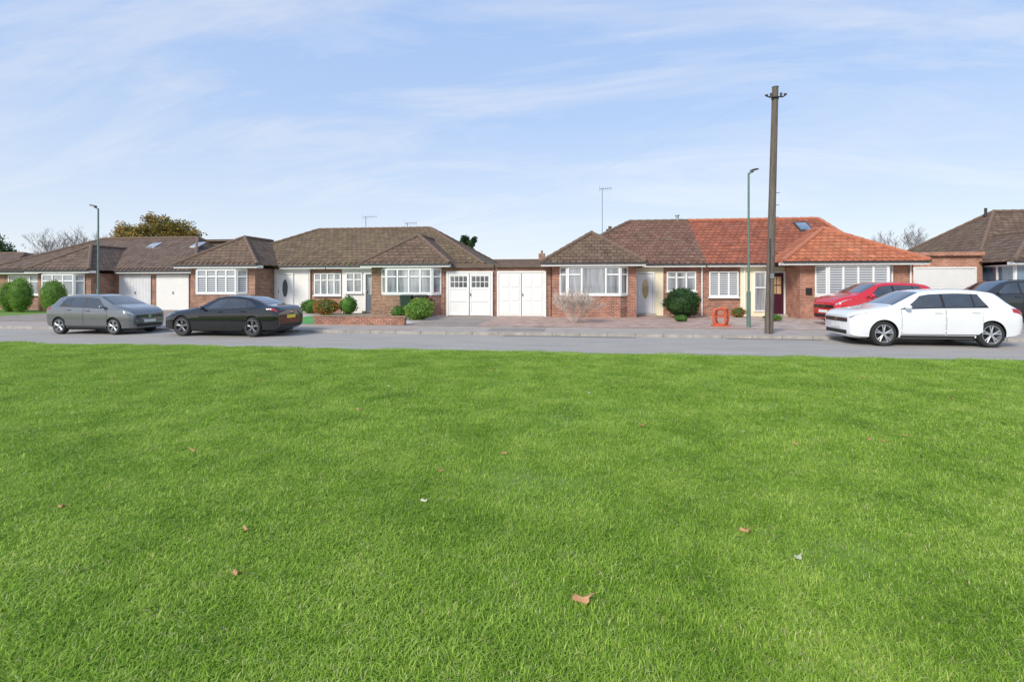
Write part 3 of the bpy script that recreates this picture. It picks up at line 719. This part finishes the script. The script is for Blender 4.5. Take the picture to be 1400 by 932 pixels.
# ------------------------------------------------------------------ grass
def grassmat():
    m,nt,b=newmat('grass_blades'); L=nt.links; N=nt.nodes
    g=N.new('ShaderNodeNewGeometry')
    n1=N.new('ShaderNodeTexNoise'); n1.inputs['Scale'].default_value=1.3; n1.inputs['Detail'].default_value=9; n1.inputs['Roughness'].default_value=.8; L.new(g.outputs['Position'],n1.inputs['Vector'])
    a=N.new('ShaderNodeMath'); a.operation='MULTIPLY_ADD'; a.inputs[1].default_value=.30; L.new(g.outputs['Random Per Island'],a.inputs[0])
    s=N.new('ShaderNodeMath'); s.operation='SUBTRACT'; s.inputs[1].default_value=.15; L.new(n1.outputs['Fac'],s.inputs[0]); L.new(s.outputs[0],a.inputs[2])
    r=N.new('ShaderNodeValToRGB'); e=r.color_ramp.elements
    e[0].position=.28; e[0].color=(.14,.275,.025,1); e[1].position=.72; e[1].color=(.56,.68,.15,1)
    q=e.new(.5); q.color=(.315,.505,.05,1)
    L.new(a.outputs[0],r.inputs[0])
    # thin dry / worn areas
    n2=N.new('ShaderNodeTexNoise'); n2.inputs['Scale'].default_value=3.1; n2.inputs['Detail'].default_value=6; n2.inputs['Roughness'].default_value=.7; L.new(g.outputs['Position'],n2.inputs['Vector'])
    ma=N.new('ShaderNodeMapRange'); ma.inputs[1].default_value=.55; ma.inputs[2].default_value=.75; ma.inputs[3].default_value=.965; ma.inputs[4].default_value=.72; L.new(n2.outputs['Fac'],ma.inputs[0])
    dr=N.new('ShaderNodeMath'); dr.operation='GREATER_THAN'; L.new(g.outputs['Random Per Island'],dr.inputs[0]); L.new(ma.outputs[0],dr.inputs[1])
    mm=N.new('ShaderNodeMix'); mm.data_type='RGBA'; L.new(dr.outputs[0],mm.inputs[0]); L.new(r.outputs[0],mm.inputs[6]); mm.inputs[7].default_value=(.60,.58,.27,1)
    L.new(mm.outputs[2],b.inputs['Base Color']); b.inputs['Roughness'].default_value=.5; b.inputs['Specular IOR Level'].default_value=.25
    tr=N.new('ShaderNodeBsdfTranslucent'); L.new(mm.outputs[2],tr.inputs['Color'])
    mx=N.new('ShaderNodeMixShader'); mx.inputs[0].default_value=.33
    L.new(b.outputs[0],mx.inputs[1]); L.new(tr.outputs[0],mx.inputs[2]); L.new(mx.outputs[0],N['Material Output'].inputs['Surface'])
    return m
GR=grassmat()
m=MB(); random.seed(5)
for i in range(1400):
    a=random.uniform(0,6.28); rr=.42*random.random()**.55; x=rr*math.cos(a); y=rr*math.sin(a)
    th=random.uniform(0,6.28); h=random.uniform(.014,.038)
    if random.random()<.05: h*=1.5
    w=random.uniform(.0015,.0027); ln=random.uniform(.3,1.5)*h
    fx,fy=math.cos(th),math.sin(th); th2=th+1.57+random.uniform(-.4,.4); sx,sy=math.cos(th2)*w,math.sin(th2)*w
    p=[(x,y,0),(x+fx*ln*.28,y+fy*ln*.28,h*.55),(x+fx*ln,y+fy*ln,h*(.98-.2*ln/h))]
    m.add([(p[0][0]-sx,p[0][1]-sy,0),(p[0][0]+sx,p[0][1]+sy,0),(p[1][0]+sx*.9,p[1][1]+sy*.9,p[1][2]),(p[1][0]-sx*.9,p[1][1]-sy*.9,p[1][2]),p[2]],[(0,1,2,3),(3,2,4)])
grass=m.obj('grass',GR); grass['kind']='stuff'; grass['label']='lush green mown lawn grass beside the road'
ng=bpy.data.node_groups.new('grass_scatter','GeometryNodeTree')
ng.interface.new_socket('Geometry',in_out='INPUT',socket_type='NodeSocketGeometry')
ng.interface.new_socket('Geometry',in_out='OUTPUT',socket_type='NodeSocketGeometry')
N=ng.nodes; L=ng.links
gi=N.new('NodeGroupInput'); go=N.new('NodeGroupOutput'); jn=N.new('GeometryNodeJoinGeometry')
for (sx,cx,y0,y1,den,smin,smax) in ((15,-1.5,.7,5.2,17,.8,1.25),(29,-3.5,5.2,12.15,8.5,1.0,1.4)):
    gd=N.new('GeometryNodeMeshGrid'); gd.inputs['Size X'].default_value=sx; gd.inputs['Size Y'].default_value=y1-y0
    gd.inputs['Vertices X'].default_value=2; gd.inputs['Vertices Y'].default_value=2
    tf=N.new('GeometryNodeTransform'); tf.inputs['Translation'].default_value=(cx,(y0+y1)/2,LAWN-.018)
    L.new(gd.outputs['Mesh'],tf.inputs['Geometry'])
    dp=N.new('GeometryNodeDistributePointsOnFaces'); dp.inputs['Density'].default_value=den
    L.new(tf.outputs[0],dp.inputs['Mesh'])
    ip=N.new('GeometryNodeInstanceOnPoints'); L.new(dp.outputs['Points'],ip.inputs['Points']); L.new(gi.outputs[0],ip.inputs['Instance'])
    rv=N.new('FunctionNodeRandomValue'); rv.data_type='FLOAT_VECTOR'; rv.inputs[0].default_value=(-.02,-.02,0); rv.inputs[1].default_value=(.02,.02,6.283)
    L.new(rv.outputs[0],ip.inputs['Rotation'])
    rs=N.new('FunctionNodeRandomValue'); rs.data_type='FLOAT'; rs.inputs[2].default_value=smin; rs.inputs[3].default_value=smax
    L.new(rs.outputs[1],ip.inputs['Scale']); L.new(ip.outputs[0],jn.inputs[0])
L.new(jn.outputs[0],go.inputs[0])
md=grass.modifiers.new('scatter','NODES'); md.node_group=ng

LEAFB=pmat('fallen_leaf_brown',(.50,.26,.11),(.36,.17,.08),20,.6); LEAFP=pmat('fallen_leaf_pale',(.50,.52,.34),(.42,.44,.27),20,.7)
m=MB(); NN=18; c=[(0,0,.012)]
for k in range(NN):
    a=2*math.pi*k/NN; r=.045*(1+.28*math.cos(5*a)); c.append((r*1.35*math.cos(a),r*.6*math.sin(a),.022*math.cos(2*a)+.012+random.uniform(-.004,.006)))
m.add(c,[(0,1+k,1+(k+1)%NN) for k in range(NN)]); m.tube([(.05,0,.02),(.09,.01,.03)],.0018,4)
leaf0=m.obj('fallen_leaf',LEAFB,smooth=True)
yaw=math.radians(7.5)
spots=[(.139,2.62,0),(-.519,3.37,0),(-.536,2.85,0),(-.879,3.71,0),(-.14,4.43,0),(.254,5.85,0),(.697,5.32,0),(.724,5.27,0),(.769,5.45,0),
       (-.493,8.66,0),(-.623,4.97,0),(-.781,8.8,0),(.557,3.02,1),(-.169,3.81,1),(.686,8.93,0),(-.043,9.6,0),(.554,5.18,0),(.457,3.35,0),
       (-.014,4.89,0),(-.3,6.6,0),(.15,7.6,1),(-.24,8.1,1),(.86,7.2,0)]
lg='fallen leaves scattered on the lawn'
for i,(q,d,k) in enumerate(spots):
    o=leaf0 if i==0 else leaf0.copy()
    if i: COL.objects.link(o)
    if k:
        o.data=leaf0.data.copy(); o.data.materials[0]=LEAFP
    x=d*(-math.sin(yaw)+q*math.cos(yaw)); y=d*(math.cos(yaw)+q*math.sin(yaw))
    o.location=(x,y,LAWN+.014); o.rotation_euler=(random.uniform(-.3,.3),random.uniform(-.3,.3),random.uniform(-.6,.6))
    s=random.uniform(.7,1.0)*(1.0 if i<1 else .62); o.scale=(s,s,s)
    tag(o,'pale dried leaf lying on the grass' if k else 'curled brown autumn leaf lying on the grass','leaf',lg)

# ------------------------------------------------------------------ cars
def paint(name,c,metal=.3,rough=.28): return pmat(name,c,tuple(x*.95 for x in c),2,rough,metal=metal,coat=1.0)
CGLASS=pmat('car_glass',(.015,.02,.024),(.05,.058,.065),1.5,.02,spec=1.0,coat=1.0)
TYRE=pmat('tyre_rubber',(.02,.02,.021),(.028,.028,.028),8,.8)
RIM=pmat('alloy_rim',(.62,.63,.65),(.52,.53,.55),5,.3,metal=.7); RIMD=pmat('alloy_rim_dark',(.34,.34,.35),(.28,.28,.29),5,.3,metal=.8)
LAMPG=pmat('headlamp_glass',(.60,.63,.66),(.12,.14,.16),14,.08,coat=1); LAMPR=pmat('tail_lamp_red',(.50,.015,.012),(.34,.01,.01),9,.12,coat=1)
PLW=pmat('number_plate_white',(.80,.80,.77),(.74,.74,.71),4,.4); PLY=pmat('number_plate_yellow',(.85,.65,.05),(.80,.60,.05),4,.4)
class Car:
    def __init__(s,st,L):
        st=np.array(st,float); s.L=L; n=160
        xs=np.linspace(0,L,n); s.xs=xs; s.c=[]
        for k in range(1,6):
            v=np.interp(xs,st[:,0],st[:,k])
            w=np.array([1,2,3,4,3,2,1.]); w/=w.sum(); pv=np.concatenate([[v[0]]*3,v,[v[-1]]*3]); v2=np.convolve(pv,w,'valid')
            v2[0]=v[0]; v2[-1]=v[-1]; s.c.append(v2)
    def at(s,x): return [float(np.interp(x,s.xs,c)) for c in s.c]
    def ring(s,x):
        zb,zs,zt,w,wt=s.at(x); h=zs-zb; dr=min(.075,.4*max(zt-zs,.01))
        return [(0,zb),(.75*w,zb),(.95*w,zb+.06),(.985*w,zb+.3*h),(w,zb+.58*h),(.995*w,zb+.80*h),(.965*w,zs-.012),(.94*w,zs+.01),
                (wt,zt-dr),(wt-.035,zt-dr*.5),(.8*wt,zt-dr*.22),(.45*wt,zt-dr*.06),(0,zt)]
    def P(s,x,a,side):
        r=s.ring(x); i=min(int(a),11); t=a-i
        return Vector((x,side*(r[i][0]*(1-t)+r[i+1][0]*t),r[i][1]*(1-t)+r[i+1][1]*t))
    def PN(s,x,a,side,off):
        p=s.P(x,a,side); e=.02; x0=max(0,x-e); x1=min(s.L,x+e)
        dx=s.P(x1,a,side)-s.P(x0,a,side); a0=max(0,a-.05); a1=min(12,a+.05); da=s.P(x,a1,side)-s.P(x,a0,side)
        n=dx.cross(da)*(-side)
        if a>11.96: n=Vector((-dx.z,0,dx.x))
        if n.length<1e-9: n=Vector((0,side,0))
        n.normalize()
        if a<11.5 and n.y*side<-.01: n=-n
        if a>=11.5 and n.z<0: n=-n
        return p+n*off
    def patch(s,mb,c,side,off,nx=10,na=5,mi=0):
        (x0,a0),(x1,a1),(x2,a2),(x3,a3)=c
        vs=[]
        for j in range(na+1):
            v=j/na
            for i in range(nx+1):
                u=i/nx
                x=(x0*(1-u)+x1*u)*(1-v)+(x3*(1-u)+x2*u)*v; a=(a0*(1-u)+a1*u)*(1-v)+(a3*(1-u)+a2*u)*v
                vs.append(s.PN(x,a,side,off))
        fs=[(j*(nx+1)+i,j*(nx+1)+i+1,(j+1)*(nx+1)+i+1,(j+1)*(nx+1)+i) for j in range(na) for i in range(nx)]
        mb.add(vs,fs,mi)
    def cross_patch(s,mb,x0,x1,a0,off,nx=12,mi=0,a1=None):
        al=[a0+(12-a0)*k/5 for k in range(6)]; al2=[(a1 or a0)+(12-(a1 or a0))*k/5 for k in range(6)]
        vs=[]
        for i in range(nx+1):
            u=i/nx; x=x0+(x1-x0)*u
            A=[p*(1-u)+q*u for p,q in zip(al,al2)]
            for a in A: vs.append(s.PN(x,a,1,off))
            for a in A[-2::-1]: vs.append(s.PN(x,a,-1,off))
        m=11
        mb.add(vs,[(i*m+j,i*m+j+1,(i+1)*m+j+1,(i+1)*m+j) for i in range(nx) for j in range(m-1)],mi)

def build_car(label,cat,st,L,W,wheels,R,paintm,loc,rot,scale,side_windows,ws,rw,hoodx,doors,rim=None,rear=None,group='cars parked along the kerb',head=None,tail=None,belt=7.1,top=7.86,rearplate=PLY):
    C=Car(st,L); T=thing('parked_car',label,cat,(0,0,0),group)
    n=len(C.xs); rings=[]
    for x in C.xs:
        r=C.ring(x); full=[(y,z) for y,z in r]+[(-y,z) for y,z in r[-2:0:-1]]
        rings.append([(x,y,z) for y,z in full])
    m=len(rings[0]); mb=MB()
    for r in rings: mb.v+=r
    for i in range(n-1):
        for k in range(m):
            a=i*m+k; b=i*m+(k+1)%m
            mb.f.append((a,a+m,b+m,b)); mb.m.append(0)
    mb.f.append(tuple(range(m))); mb.m.append(0); mb.f.append(tuple((n-1)*m+k for k in range(m-1,-1,-1))); mb.m.append(0)
    body=mb.obj('body',[paintm,BLACK],T)
    bm=bmesh.new(); bm.from_mesh(body.data); bmesh.ops.recalc_face_normals(bm,faces=bm.faces); bm.to_mesh(body.data); bm.free()
    cut=MB()
    for wx in wheels:
        for sd in (1,-1):
            y0,y1=sorted((sd*(W/2-.30),sd*(W/2+.2)))
            cut.tube([(wx,y0,R*.98),(wx,y1,R*.98)],R+.045,36,mi=1)
    cutter=cut.obj('cutter_tmp',[paintm,BLACK])
    bm=bmesh.new(); bm.from_mesh(cutter.data); bmesh.ops.recalc_face_normals(bm,faces=bm.faces); bm.to_mesh(cutter.data); bm.free()
    bo=body.modifiers.new('b','BOOLEAN'); bo.operation='DIFFERENCE'; bo.object=cutter; bo.solver='EXACT'
    dg=bpy.context.evaluated_depsgraph_get(); dg.update(); me=bpy.data.meshes.new_from_object(body.evaluated_get(dg))
    body.modifiers.clear(); body.data=me
    bpy.data.objects.remove(cutter)
    me.polygons.foreach_set('use_smooth',[True]*len(me.polygons)); me.set_sharp_from_angle(angle=math.radians(32))
    for sd in (1,-1):
        for wv in side_windows:
            q=MB(); C.patch(q,wv,sd,.006,12,6); q.obj('window',CGLASS,T,smooth=True)
        q=MB(); cs=side_windows
        C.patch(q,((cs[0][0][0]-.04,belt-.06),(cs[-1][1][0]+.03,belt-.06),(cs[-1][2][0]+.02,top+.04),(cs[0][3][0]-.03,top+.04)),sd,.003,24,6); q.obj('window_surround',BLACK,T,smooth=True)
    q=MB(); C.cross_patch(q,ws[0],ws[1],9.15,.005,16,a1=9.4); q.obj('windscreen',CGLASS,T,smooth=True)
    q=MB(); C.cross_patch(q,rw[0],rw[1],9.6,.005,12,a1=9.5); q.obj('rear_window',CGLASS,T,smooth=True)
    for sd in (1,-1):
        for (xa,xb) in doors:
            q=MB(); C.patch(q,((xa-.007,2.37),(xb+.007,2.37),(xb+.007,6.95),(xa-.007,6.95)),sd,.0015,16,10); s_=q.obj('door_seam',BLACK,T,smooth=True)
            q=MB(); C.patch(q,((xa,2.5),(xb,2.5),(xb,6.9),(xa,6.9)),sd,.005,16,14); d=q.obj('door',paintm,T,smooth=True,sharp=60)
            q=MB(); p=C.P(xb-.16,5.55,sd); q.box(p.x-.1,p.x+.09,min(p.y,p.y+sd*.035),max(p.y,p.y+sd*.035),p.z-.014,p.z+.014); q.obj('handle',paintm,d)
        q=MB(); C.patch(q,((wheels[0]+R+.08,1.9),(wheels[1]-R-.08,1.9),(wheels[1]-R-.08,2.3),(wheels[0]+R+.08,2.3)),sd,.008,16,3); q.obj('sill_trim',BLACK,T,smooth=True)
        xm=side_windows[0][0][0]+.14; p=C.P(xm,7.1,sd); q=MB(); q.ellipsoid((p.x,p.y+sd*.13,p.z+.05),(.075,.10,.065),12,8); q.tube([(p.x,p.y-sd*.02,p.z),(p.x,p.y+sd*.1,p.z+.02)],.022,6); q.obj('wing_mirror',paintm,T,smooth=True)
        q=MB(); C.patch(q,head,sd,.006,12,6); q.obj('headlight',LAMPG,T,smooth=True)
        q=MB(); C.patch(q,tail,sd,.006,12,6); q.obj('tail_light',LAMPR,T,smooth=True)
    q=MB(); C.cross_patch(q,hoodx[0],hoodx[0]+.012,8.6,.003,2); q.obj('bonnet_seam',BLACK,T)
    zb,zs,zt,w,wt=C.at(0)
    q=MB(); q.box(-.012,.004,-w*.9,w*.9,zs-.11,zs-.01); q.obj('grille',BLACK,T)
    q=MB(); q.box(-.012,.004,-w*.85,w*.85,zb+.03,zb+.13); q.obj('air_intake',BLACK,T)
    q=MB(); q.box(-.022,-.0125,-.26,.26,zb+.18,zb+.28); q.obj('number_plate',PLW,T)
    q=MB(); q.tube([(-.02,0,zs-.06),(-.0125,0,zs-.06)],.06,20); q.obj('badge',CHROME,T)
    for sg in (-1,1):
        q=MB(); y0,y1=sorted((sg*.07,sg*w*.88)); q.box(-.016,-.0125,y0,y1,zs-.066,zs-.054); q.obj('grille_trim',CHROME,T)
    zb,zs,zt,w,wt=C.at(L)
    q=MB(); q.box(L-.004,L+.012,-.26,.26,rear[0],rear[0]+.11); q.obj('number_plate',rearplate,T)
    q=MB(); q.box(L-.004,L+.010,-w*.85,w*.85,zb+.0,zb+.12); q.obj('rear_bumper_trim',BLACK,T)
    q=MB(); q.box(L-.004,L+.012,-.1,.1,rear[0]+.2,rear[0]+.225); q.obj('badge',CHROME,T)
    q=MB(); q.box(.3,L-.3,-.6,.6,.16,.24); q.obj('chassis',BLACK,T)
    rim=rim or RIM
    for wx in wheels:
        for sd in (1,-1):
            yo=sd*(W/2-.03)
            q=MB(); tw=.2
            prof=[(R*.66,0),(R*.72,.012),(R*.93,.004),(R*.985,-.025),(R,-.06),(R,-tw+.06),(R*.98,-tw+.02),(R*.66,-tw)]
            q.lathe_y((wx,yo,R),[(r,sd*y) for r,y in prof],36)
            ty=q.obj('wheel',TYRE,T,smooth=True,sharp=50)
            q=MB(); q.lathe_y((wx,yo,R),[(R*.72,sd*.010),(R*.68,sd*.012),(R*.64,-sd*.03),(R*.62,-sd*.14)],36)
            q.tube([(wx,yo-sd*.05,R),(wx,yo-sd*.005,R)],R*.17,16)
            for k in range(5):
                for dd in (-.13,.13):
                    an=2*math.pi*k/5+.3; a2=an+dd*1.3
                    p0=Vector((wx+R*.13*math.cos(an),yo-sd*.02,R+R*.13*math.sin(an))); p1=Vector((wx+R*.67*math.cos(a2),yo-sd*.012,R+R*.67*math.sin(a2)))
                    q.tube([p0,p1],[R*.06,R*.05],6)
            q.obj('rim',rim,ty,smooth=True,sharp=50)
            q=MB(); q.tube([(wx,yo-sd*.16,R),(wx,yo-sd*.12,R)],R*.62,24); q.obj('brake_disc',BLACK,ty)
    T.location=loc; T.rotation_euler=(0,0,rot); T.scale=scale
    return T,C

# stations: x, underside, shoulder, top, half width, top half width
st_hatch=[(0,.26,.72,.77,.69,.63),(.03,.22,.75,.82,.76,.69),(.10,.20,.79,.87,.82,.74),(.26,.18,.83,.92,.87,.78),(.7,.18,.88,.98,.89,.79),(.98,.18,.92,1.03,.895,.80),
          (1.10,.18,.93,1.08,.895,.77),(1.78,.18,.94,1.40,.895,.655),(2.05,.18,.95,1.455,.895,.64),(2.7,.18,.96,1.48,.895,.64),(3.3,.18,.97,1.455,.89,.63),(3.68,.19,.98,1.40,.88,.62),
          (3.78,.2,.98,1.34,.875,.62),(4.05,.24,.98,1.08,.868,.70),(4.15,.28,.95,1.03,.86,.70),(4.22,.32,.88,.95,.83,.69),(4.26,.36,.82,.88,.78,.67)]
sw_hatch=[((1.24,7.1),(2.30,7.1),(2.30,7.88),(1.84,7.88)),((2.37,7.1),(3.06,7.1),(3.06,7.88),(2.37,7.88)),((3.10,7.1),(3.40,7.2),(3.22,7.88),(3.10,7.88))]
WP=paint('car_paint_white',(.82,.83,.84),0,.25)
hd=((.02,5.75),(.42,6.35),(.46,6.9),(.01,6.75))
build_car('white five-door hatchback parked by the kerb','car',st_hatch,4.26,1.79,(.82,3.46),.325,WP,(7.50,16.2,0),0,(1.01,1.0,1.07),sw_hatch,(1.10,1.81),(3.76,4.03),(1.0,),[(1.26,2.33),(2.36,3.24)],
          rear=(.72,),head=hd,tail=((3.98,5.4),(4.22,5.2),(4.20,6.6),(3.94,6.7)))
st_small=[(0,.26,.72,.78,.64,.58),(.04,.22,.76,.84,.72,.64),(.13,.20,.82,.92,.79,.70),(.32,.18,.88,1.00,.84,.74),(.62,.18,.92,1.06,.865,.77),(.80,.18,.94,1.10,.868,.77),
          (.92,.18,.95,1.15,.868,.75),(1.58,.18,.95,1.43,.868,.64),(1.9,.18,.96,1.48,.868,.62),(2.5,.18,.98,1.495,.868,.62),(3.1,.18,1.00,1.46,.865,.61),(3.52,.19,1.02,1.40,.855,.60),
          (3.62,.2,1.03,1.34,.85,.60),(3.84,.26,1.0,1.10,.84,.66),(3.93,.3,.95,1.03,.82,.66),(3.99,.34,.88,.95,.77,.63),(4.02,.38,.82,.88,.72,.60)]
sw_small=[((1.06,7.1),(2.08,7.1),(2.08,7.88),(1.64,7.88)),((2.16,7.1),(2.84,7.15),(2.84,7.88),(2.16,7.88)),((2.89,7.2),(3.30,7.5),(3.14,7.88),(2.89,7.88))]
GP=paint('car_paint_grey',(.22,.225,.23),.6,.25)
hs=((.03,5.6),(.46,6.4),(.54,6.9),(.02,6.8))
build_car('grey small hatchback parked by the kerb','car',st_small,4.02,1.74,(.78,3.30),.31,GP,(-14.95,16.15,0),math.pi,(.83,.93,.92),sw_small,(.92,1.60),(3.61,3.83),(.84,),[(1.06,2.12),(2.15,3.0)],
          rear=(.72,),head=hs,tail=((3.74,5.6),(3.98,5.4),(3.95,6.8),(3.68,6.9)))
st_sal=[(0,.24,.60,.66,.66,.60),(.05,.20,.64,.72,.76,.68),(.16,.18,.70,.79,.84,.74),(.45,.17,.78,.88,.90,.79),(1.0,.16,.85,.95,.92,.81),(1.32,.16,.89,.99,.925,.82),
        (1.45,.16,.90,1.03,.925,.78),(2.15,.16,.91,1.36,.925,.64),(2.5,.16,.92,1.41,.925,.62),(2.95,.16,.93,1.41,.925,.61),(3.35,.16,.94,1.36,.92,.61),(3.75,.17,.95,1.24,.91,.62),
        (4.10,.18,.965,1.10,.90,.68),(4.38,.2,.97,1.06,.88,.72),(4.54,.24,.96,1.05,.86,.73),(4.62,.28,.90,.98,.82,.71),(4.67,.32,.84,.91,.77,.66)]
sw_sal=[((1.62,7.1),(2.58,7.1),(2.58,7.84),(2.24,7.84)),((2.66,7.1),(3.42,7.15),(3.30,7.84),(2.66,7.84)),((3.47,7.18),(3.80,7.38),(3.50,7.80),(3.38,7.84))]
BP=paint('car_paint_black',(.006,.006,.008),.0,.08)
build_car('glossy black saloon parked by the kerb','car',st_sal,4.67,1.85,(.86,3.70),.345,BP,(-13.75,16.15,0),0,(.88,.95,.955),sw_sal,(1.45,2.18),(3.40,4.04),(1.33,),[(1.58,2.61),(2.64,3.52)],rim=RIMD,
          rear=(.62,),head=((.03,5.5),(.56,6.3),(.60,6.85),(.02,6.6)),tail=((4.24,5.9),(4.64,5.6),(4.62,6.75),(4.24,6.8)))
RP=paint('car_paint_red',(.62,.015,.022),.1,.22)
build_car('bright red small hatchback parked on forecourt before the orange-roofed house','car',st_small,4.02,1.74,(.78,3.30),.31,RP,(9.40,21.3,G),math.radians(9),(1.03,1.02,1.13),sw_small,(.92,1.60),(3.61,3.83),(.84,),[(1.06,2.12),(2.15,3.0)],
          rear=(.72,),head=hs,tail=((3.74,5.6),(3.98,5.4),(3.95,6.8),(3.68,6.9)),group='cars parked on the driveways')
DP=paint('car_paint_charcoal',(.03,.033,.037),.3,.2)
build_car('dark charcoal hatchback parked on a driveway','car',st_hatch,4.26,1.79,(.82,3.46),.325,DP,(15.6,24.3,G),math.radians(3),(1.0,1.05,1.22),sw_hatch,(1.10,1.81),(3.76,4.03),(1.0,),[(1.26,2.33),(2.36,3.24)],
          rear=(.72,),head=hd,tail=((3.98,5.4),(4.22,5.2),(4.20,6.6),(3.94,6.7)),group='cars parked on the driveways')

# ------------------------------------------------------------------ world, sun, camera
w=bpy.data.worlds.new('World'); scene.world=w; w.use_nodes=True; nt=w.node_tree; N=nt.nodes; L=nt.links
bg=N['Background']; sky=N.new('ShaderNodeTexSky'); sky.sky_type='NISHITA'; sky.sun_disc=False
sky.sun_elevation=math.radians(34); sky.sun_rotation=math.radians(208); sky.air_density=1.0; sky.dust_density=.6; sky.ozone_density=1.5
L.new(sky.outputs[0],bg.inputs['Color']); bg.inputs['Strength'].default_value=.15
tc=N.new('ShaderNodeTexCoord'); sp=N.new('ShaderNodeSeparateXYZ'); L.new(tc.outputs['Generated'],sp.inputs[0])
zc=N.new('ShaderNodeMath'); zc.operation='MAXIMUM'; zc.inputs[1].default_value=0; L.new(sp.outputs['Z'],zc.inputs[0])
za=N.new('ShaderNodeMath'); za.operation='ADD'; za.inputs[1].default_value=.22; L.new(zc.outputs[0],za.inputs[0])
dx=N.new('ShaderNodeMath'); dx.operation='DIVIDE'; L.new(sp.outputs['X'],dx.inputs[0]); L.new(za.outputs[0],dx.inputs[1])
dy=N.new('ShaderNodeMath'); dy.operation='DIVIDE'; L.new(sp.outputs['Y'],dy.inputs[0]); L.new(za.outputs[0],dy.inputs[1])
cb=N.new('ShaderNodeCombineXYZ'); L.new(dx.outputs[0],cb.inputs[0]); L.new(dy.outputs[0],cb.inputs[1])
mp=N.new('ShaderNodeMapping'); mp.inputs['Rotation'].default_value=(0,0,.35); mp.inputs['Scale'].default_value=(.5,1.5,1); mp.inputs['Location'].default_value=(3.1,1.7,0); L.new(cb.outputs[0],mp.inputs[0])
nz=N.new('ShaderNodeTexNoise'); nz.inputs['Scale'].default_value=1.5; nz.inputs['Detail'].default_value=9; nz.inputs['Roughness'].default_value=.62; nz.inputs['Distortion'].default_value=.7; L.new(mp.outputs[0],nz.inputs['Vector'])
mr=N.new('ShaderNodeMapRange'); mr.inputs[1].default_value=.47; mr.inputs[2].default_value=.76; mr.inputs[3].default_value=0; mr.inputs[4].default_value=.9; L.new(nz.outputs[0],mr.inputs[0])
ramp=N.new('ShaderNodeValToRGB'); e=ramp.color_ramp.elements
e[0].position=0; e[0].color=(.90,.94,1.0,1); e[1].position=.55; e[1].color=(.40,.60,1.0,1)
q=e.new(.12); q.color=(.74,.84,1.0,1); q=e.new(.3); q.color=(.52,.69,1.0,1)
L.new(zc.outputs[0],ramp.inputs[0])
cm=N.new('ShaderNodeMix'); cm.data_type='RGBA'; L.new(mr.outputs[0],cm.inputs[0]); L.new(ramp.outputs[0],cm.inputs[6]); cm.inputs[7].default_value=(.88,.92,1.0,1)
b2=N.new('ShaderNodeBackground'); L.new(cm.outputs[2],b2.inputs['Color']); b2.inputs['Strength'].default_value=1.0
ms=N.new('ShaderNodeMixShader'); ms.inputs[0].default_value=.82; L.new(bg.outputs[0],ms.inputs[1]); L.new(b2.outputs[0],ms.inputs[2]); L.new(ms.outputs[0],N['World Output'].inputs['Surface'])

sd=bpy.data.lights.new('sun','SUN'); sd.energy=3.4; sd.angle=math.radians(16); sd.color=(1,.93,.82)
so=bpy.data.objects.new('sun',sd); COL.objects.link(so); so.rotation_euler=(math.radians(56),0,math.radians(-28)); so.location=(0,0,30)

cam=bpy.data.cameras.new('camera'); co=bpy.data.objects.new('camera',cam); COL.objects.link(co)
cam.sensor_width=36; cam.lens=18.0; co.location=(0,0,1.7); co.rotation_euler=(math.radians(90),0,yaw)
cam.shift_y=-(466-389)/1400.0; cam.clip_end=3000; cam.clip_start=.05
scene.camera=co
scene.view_settings.view_transform='Standard'; scene.view_settings.look='None'; scene.view_settings.exposure=0
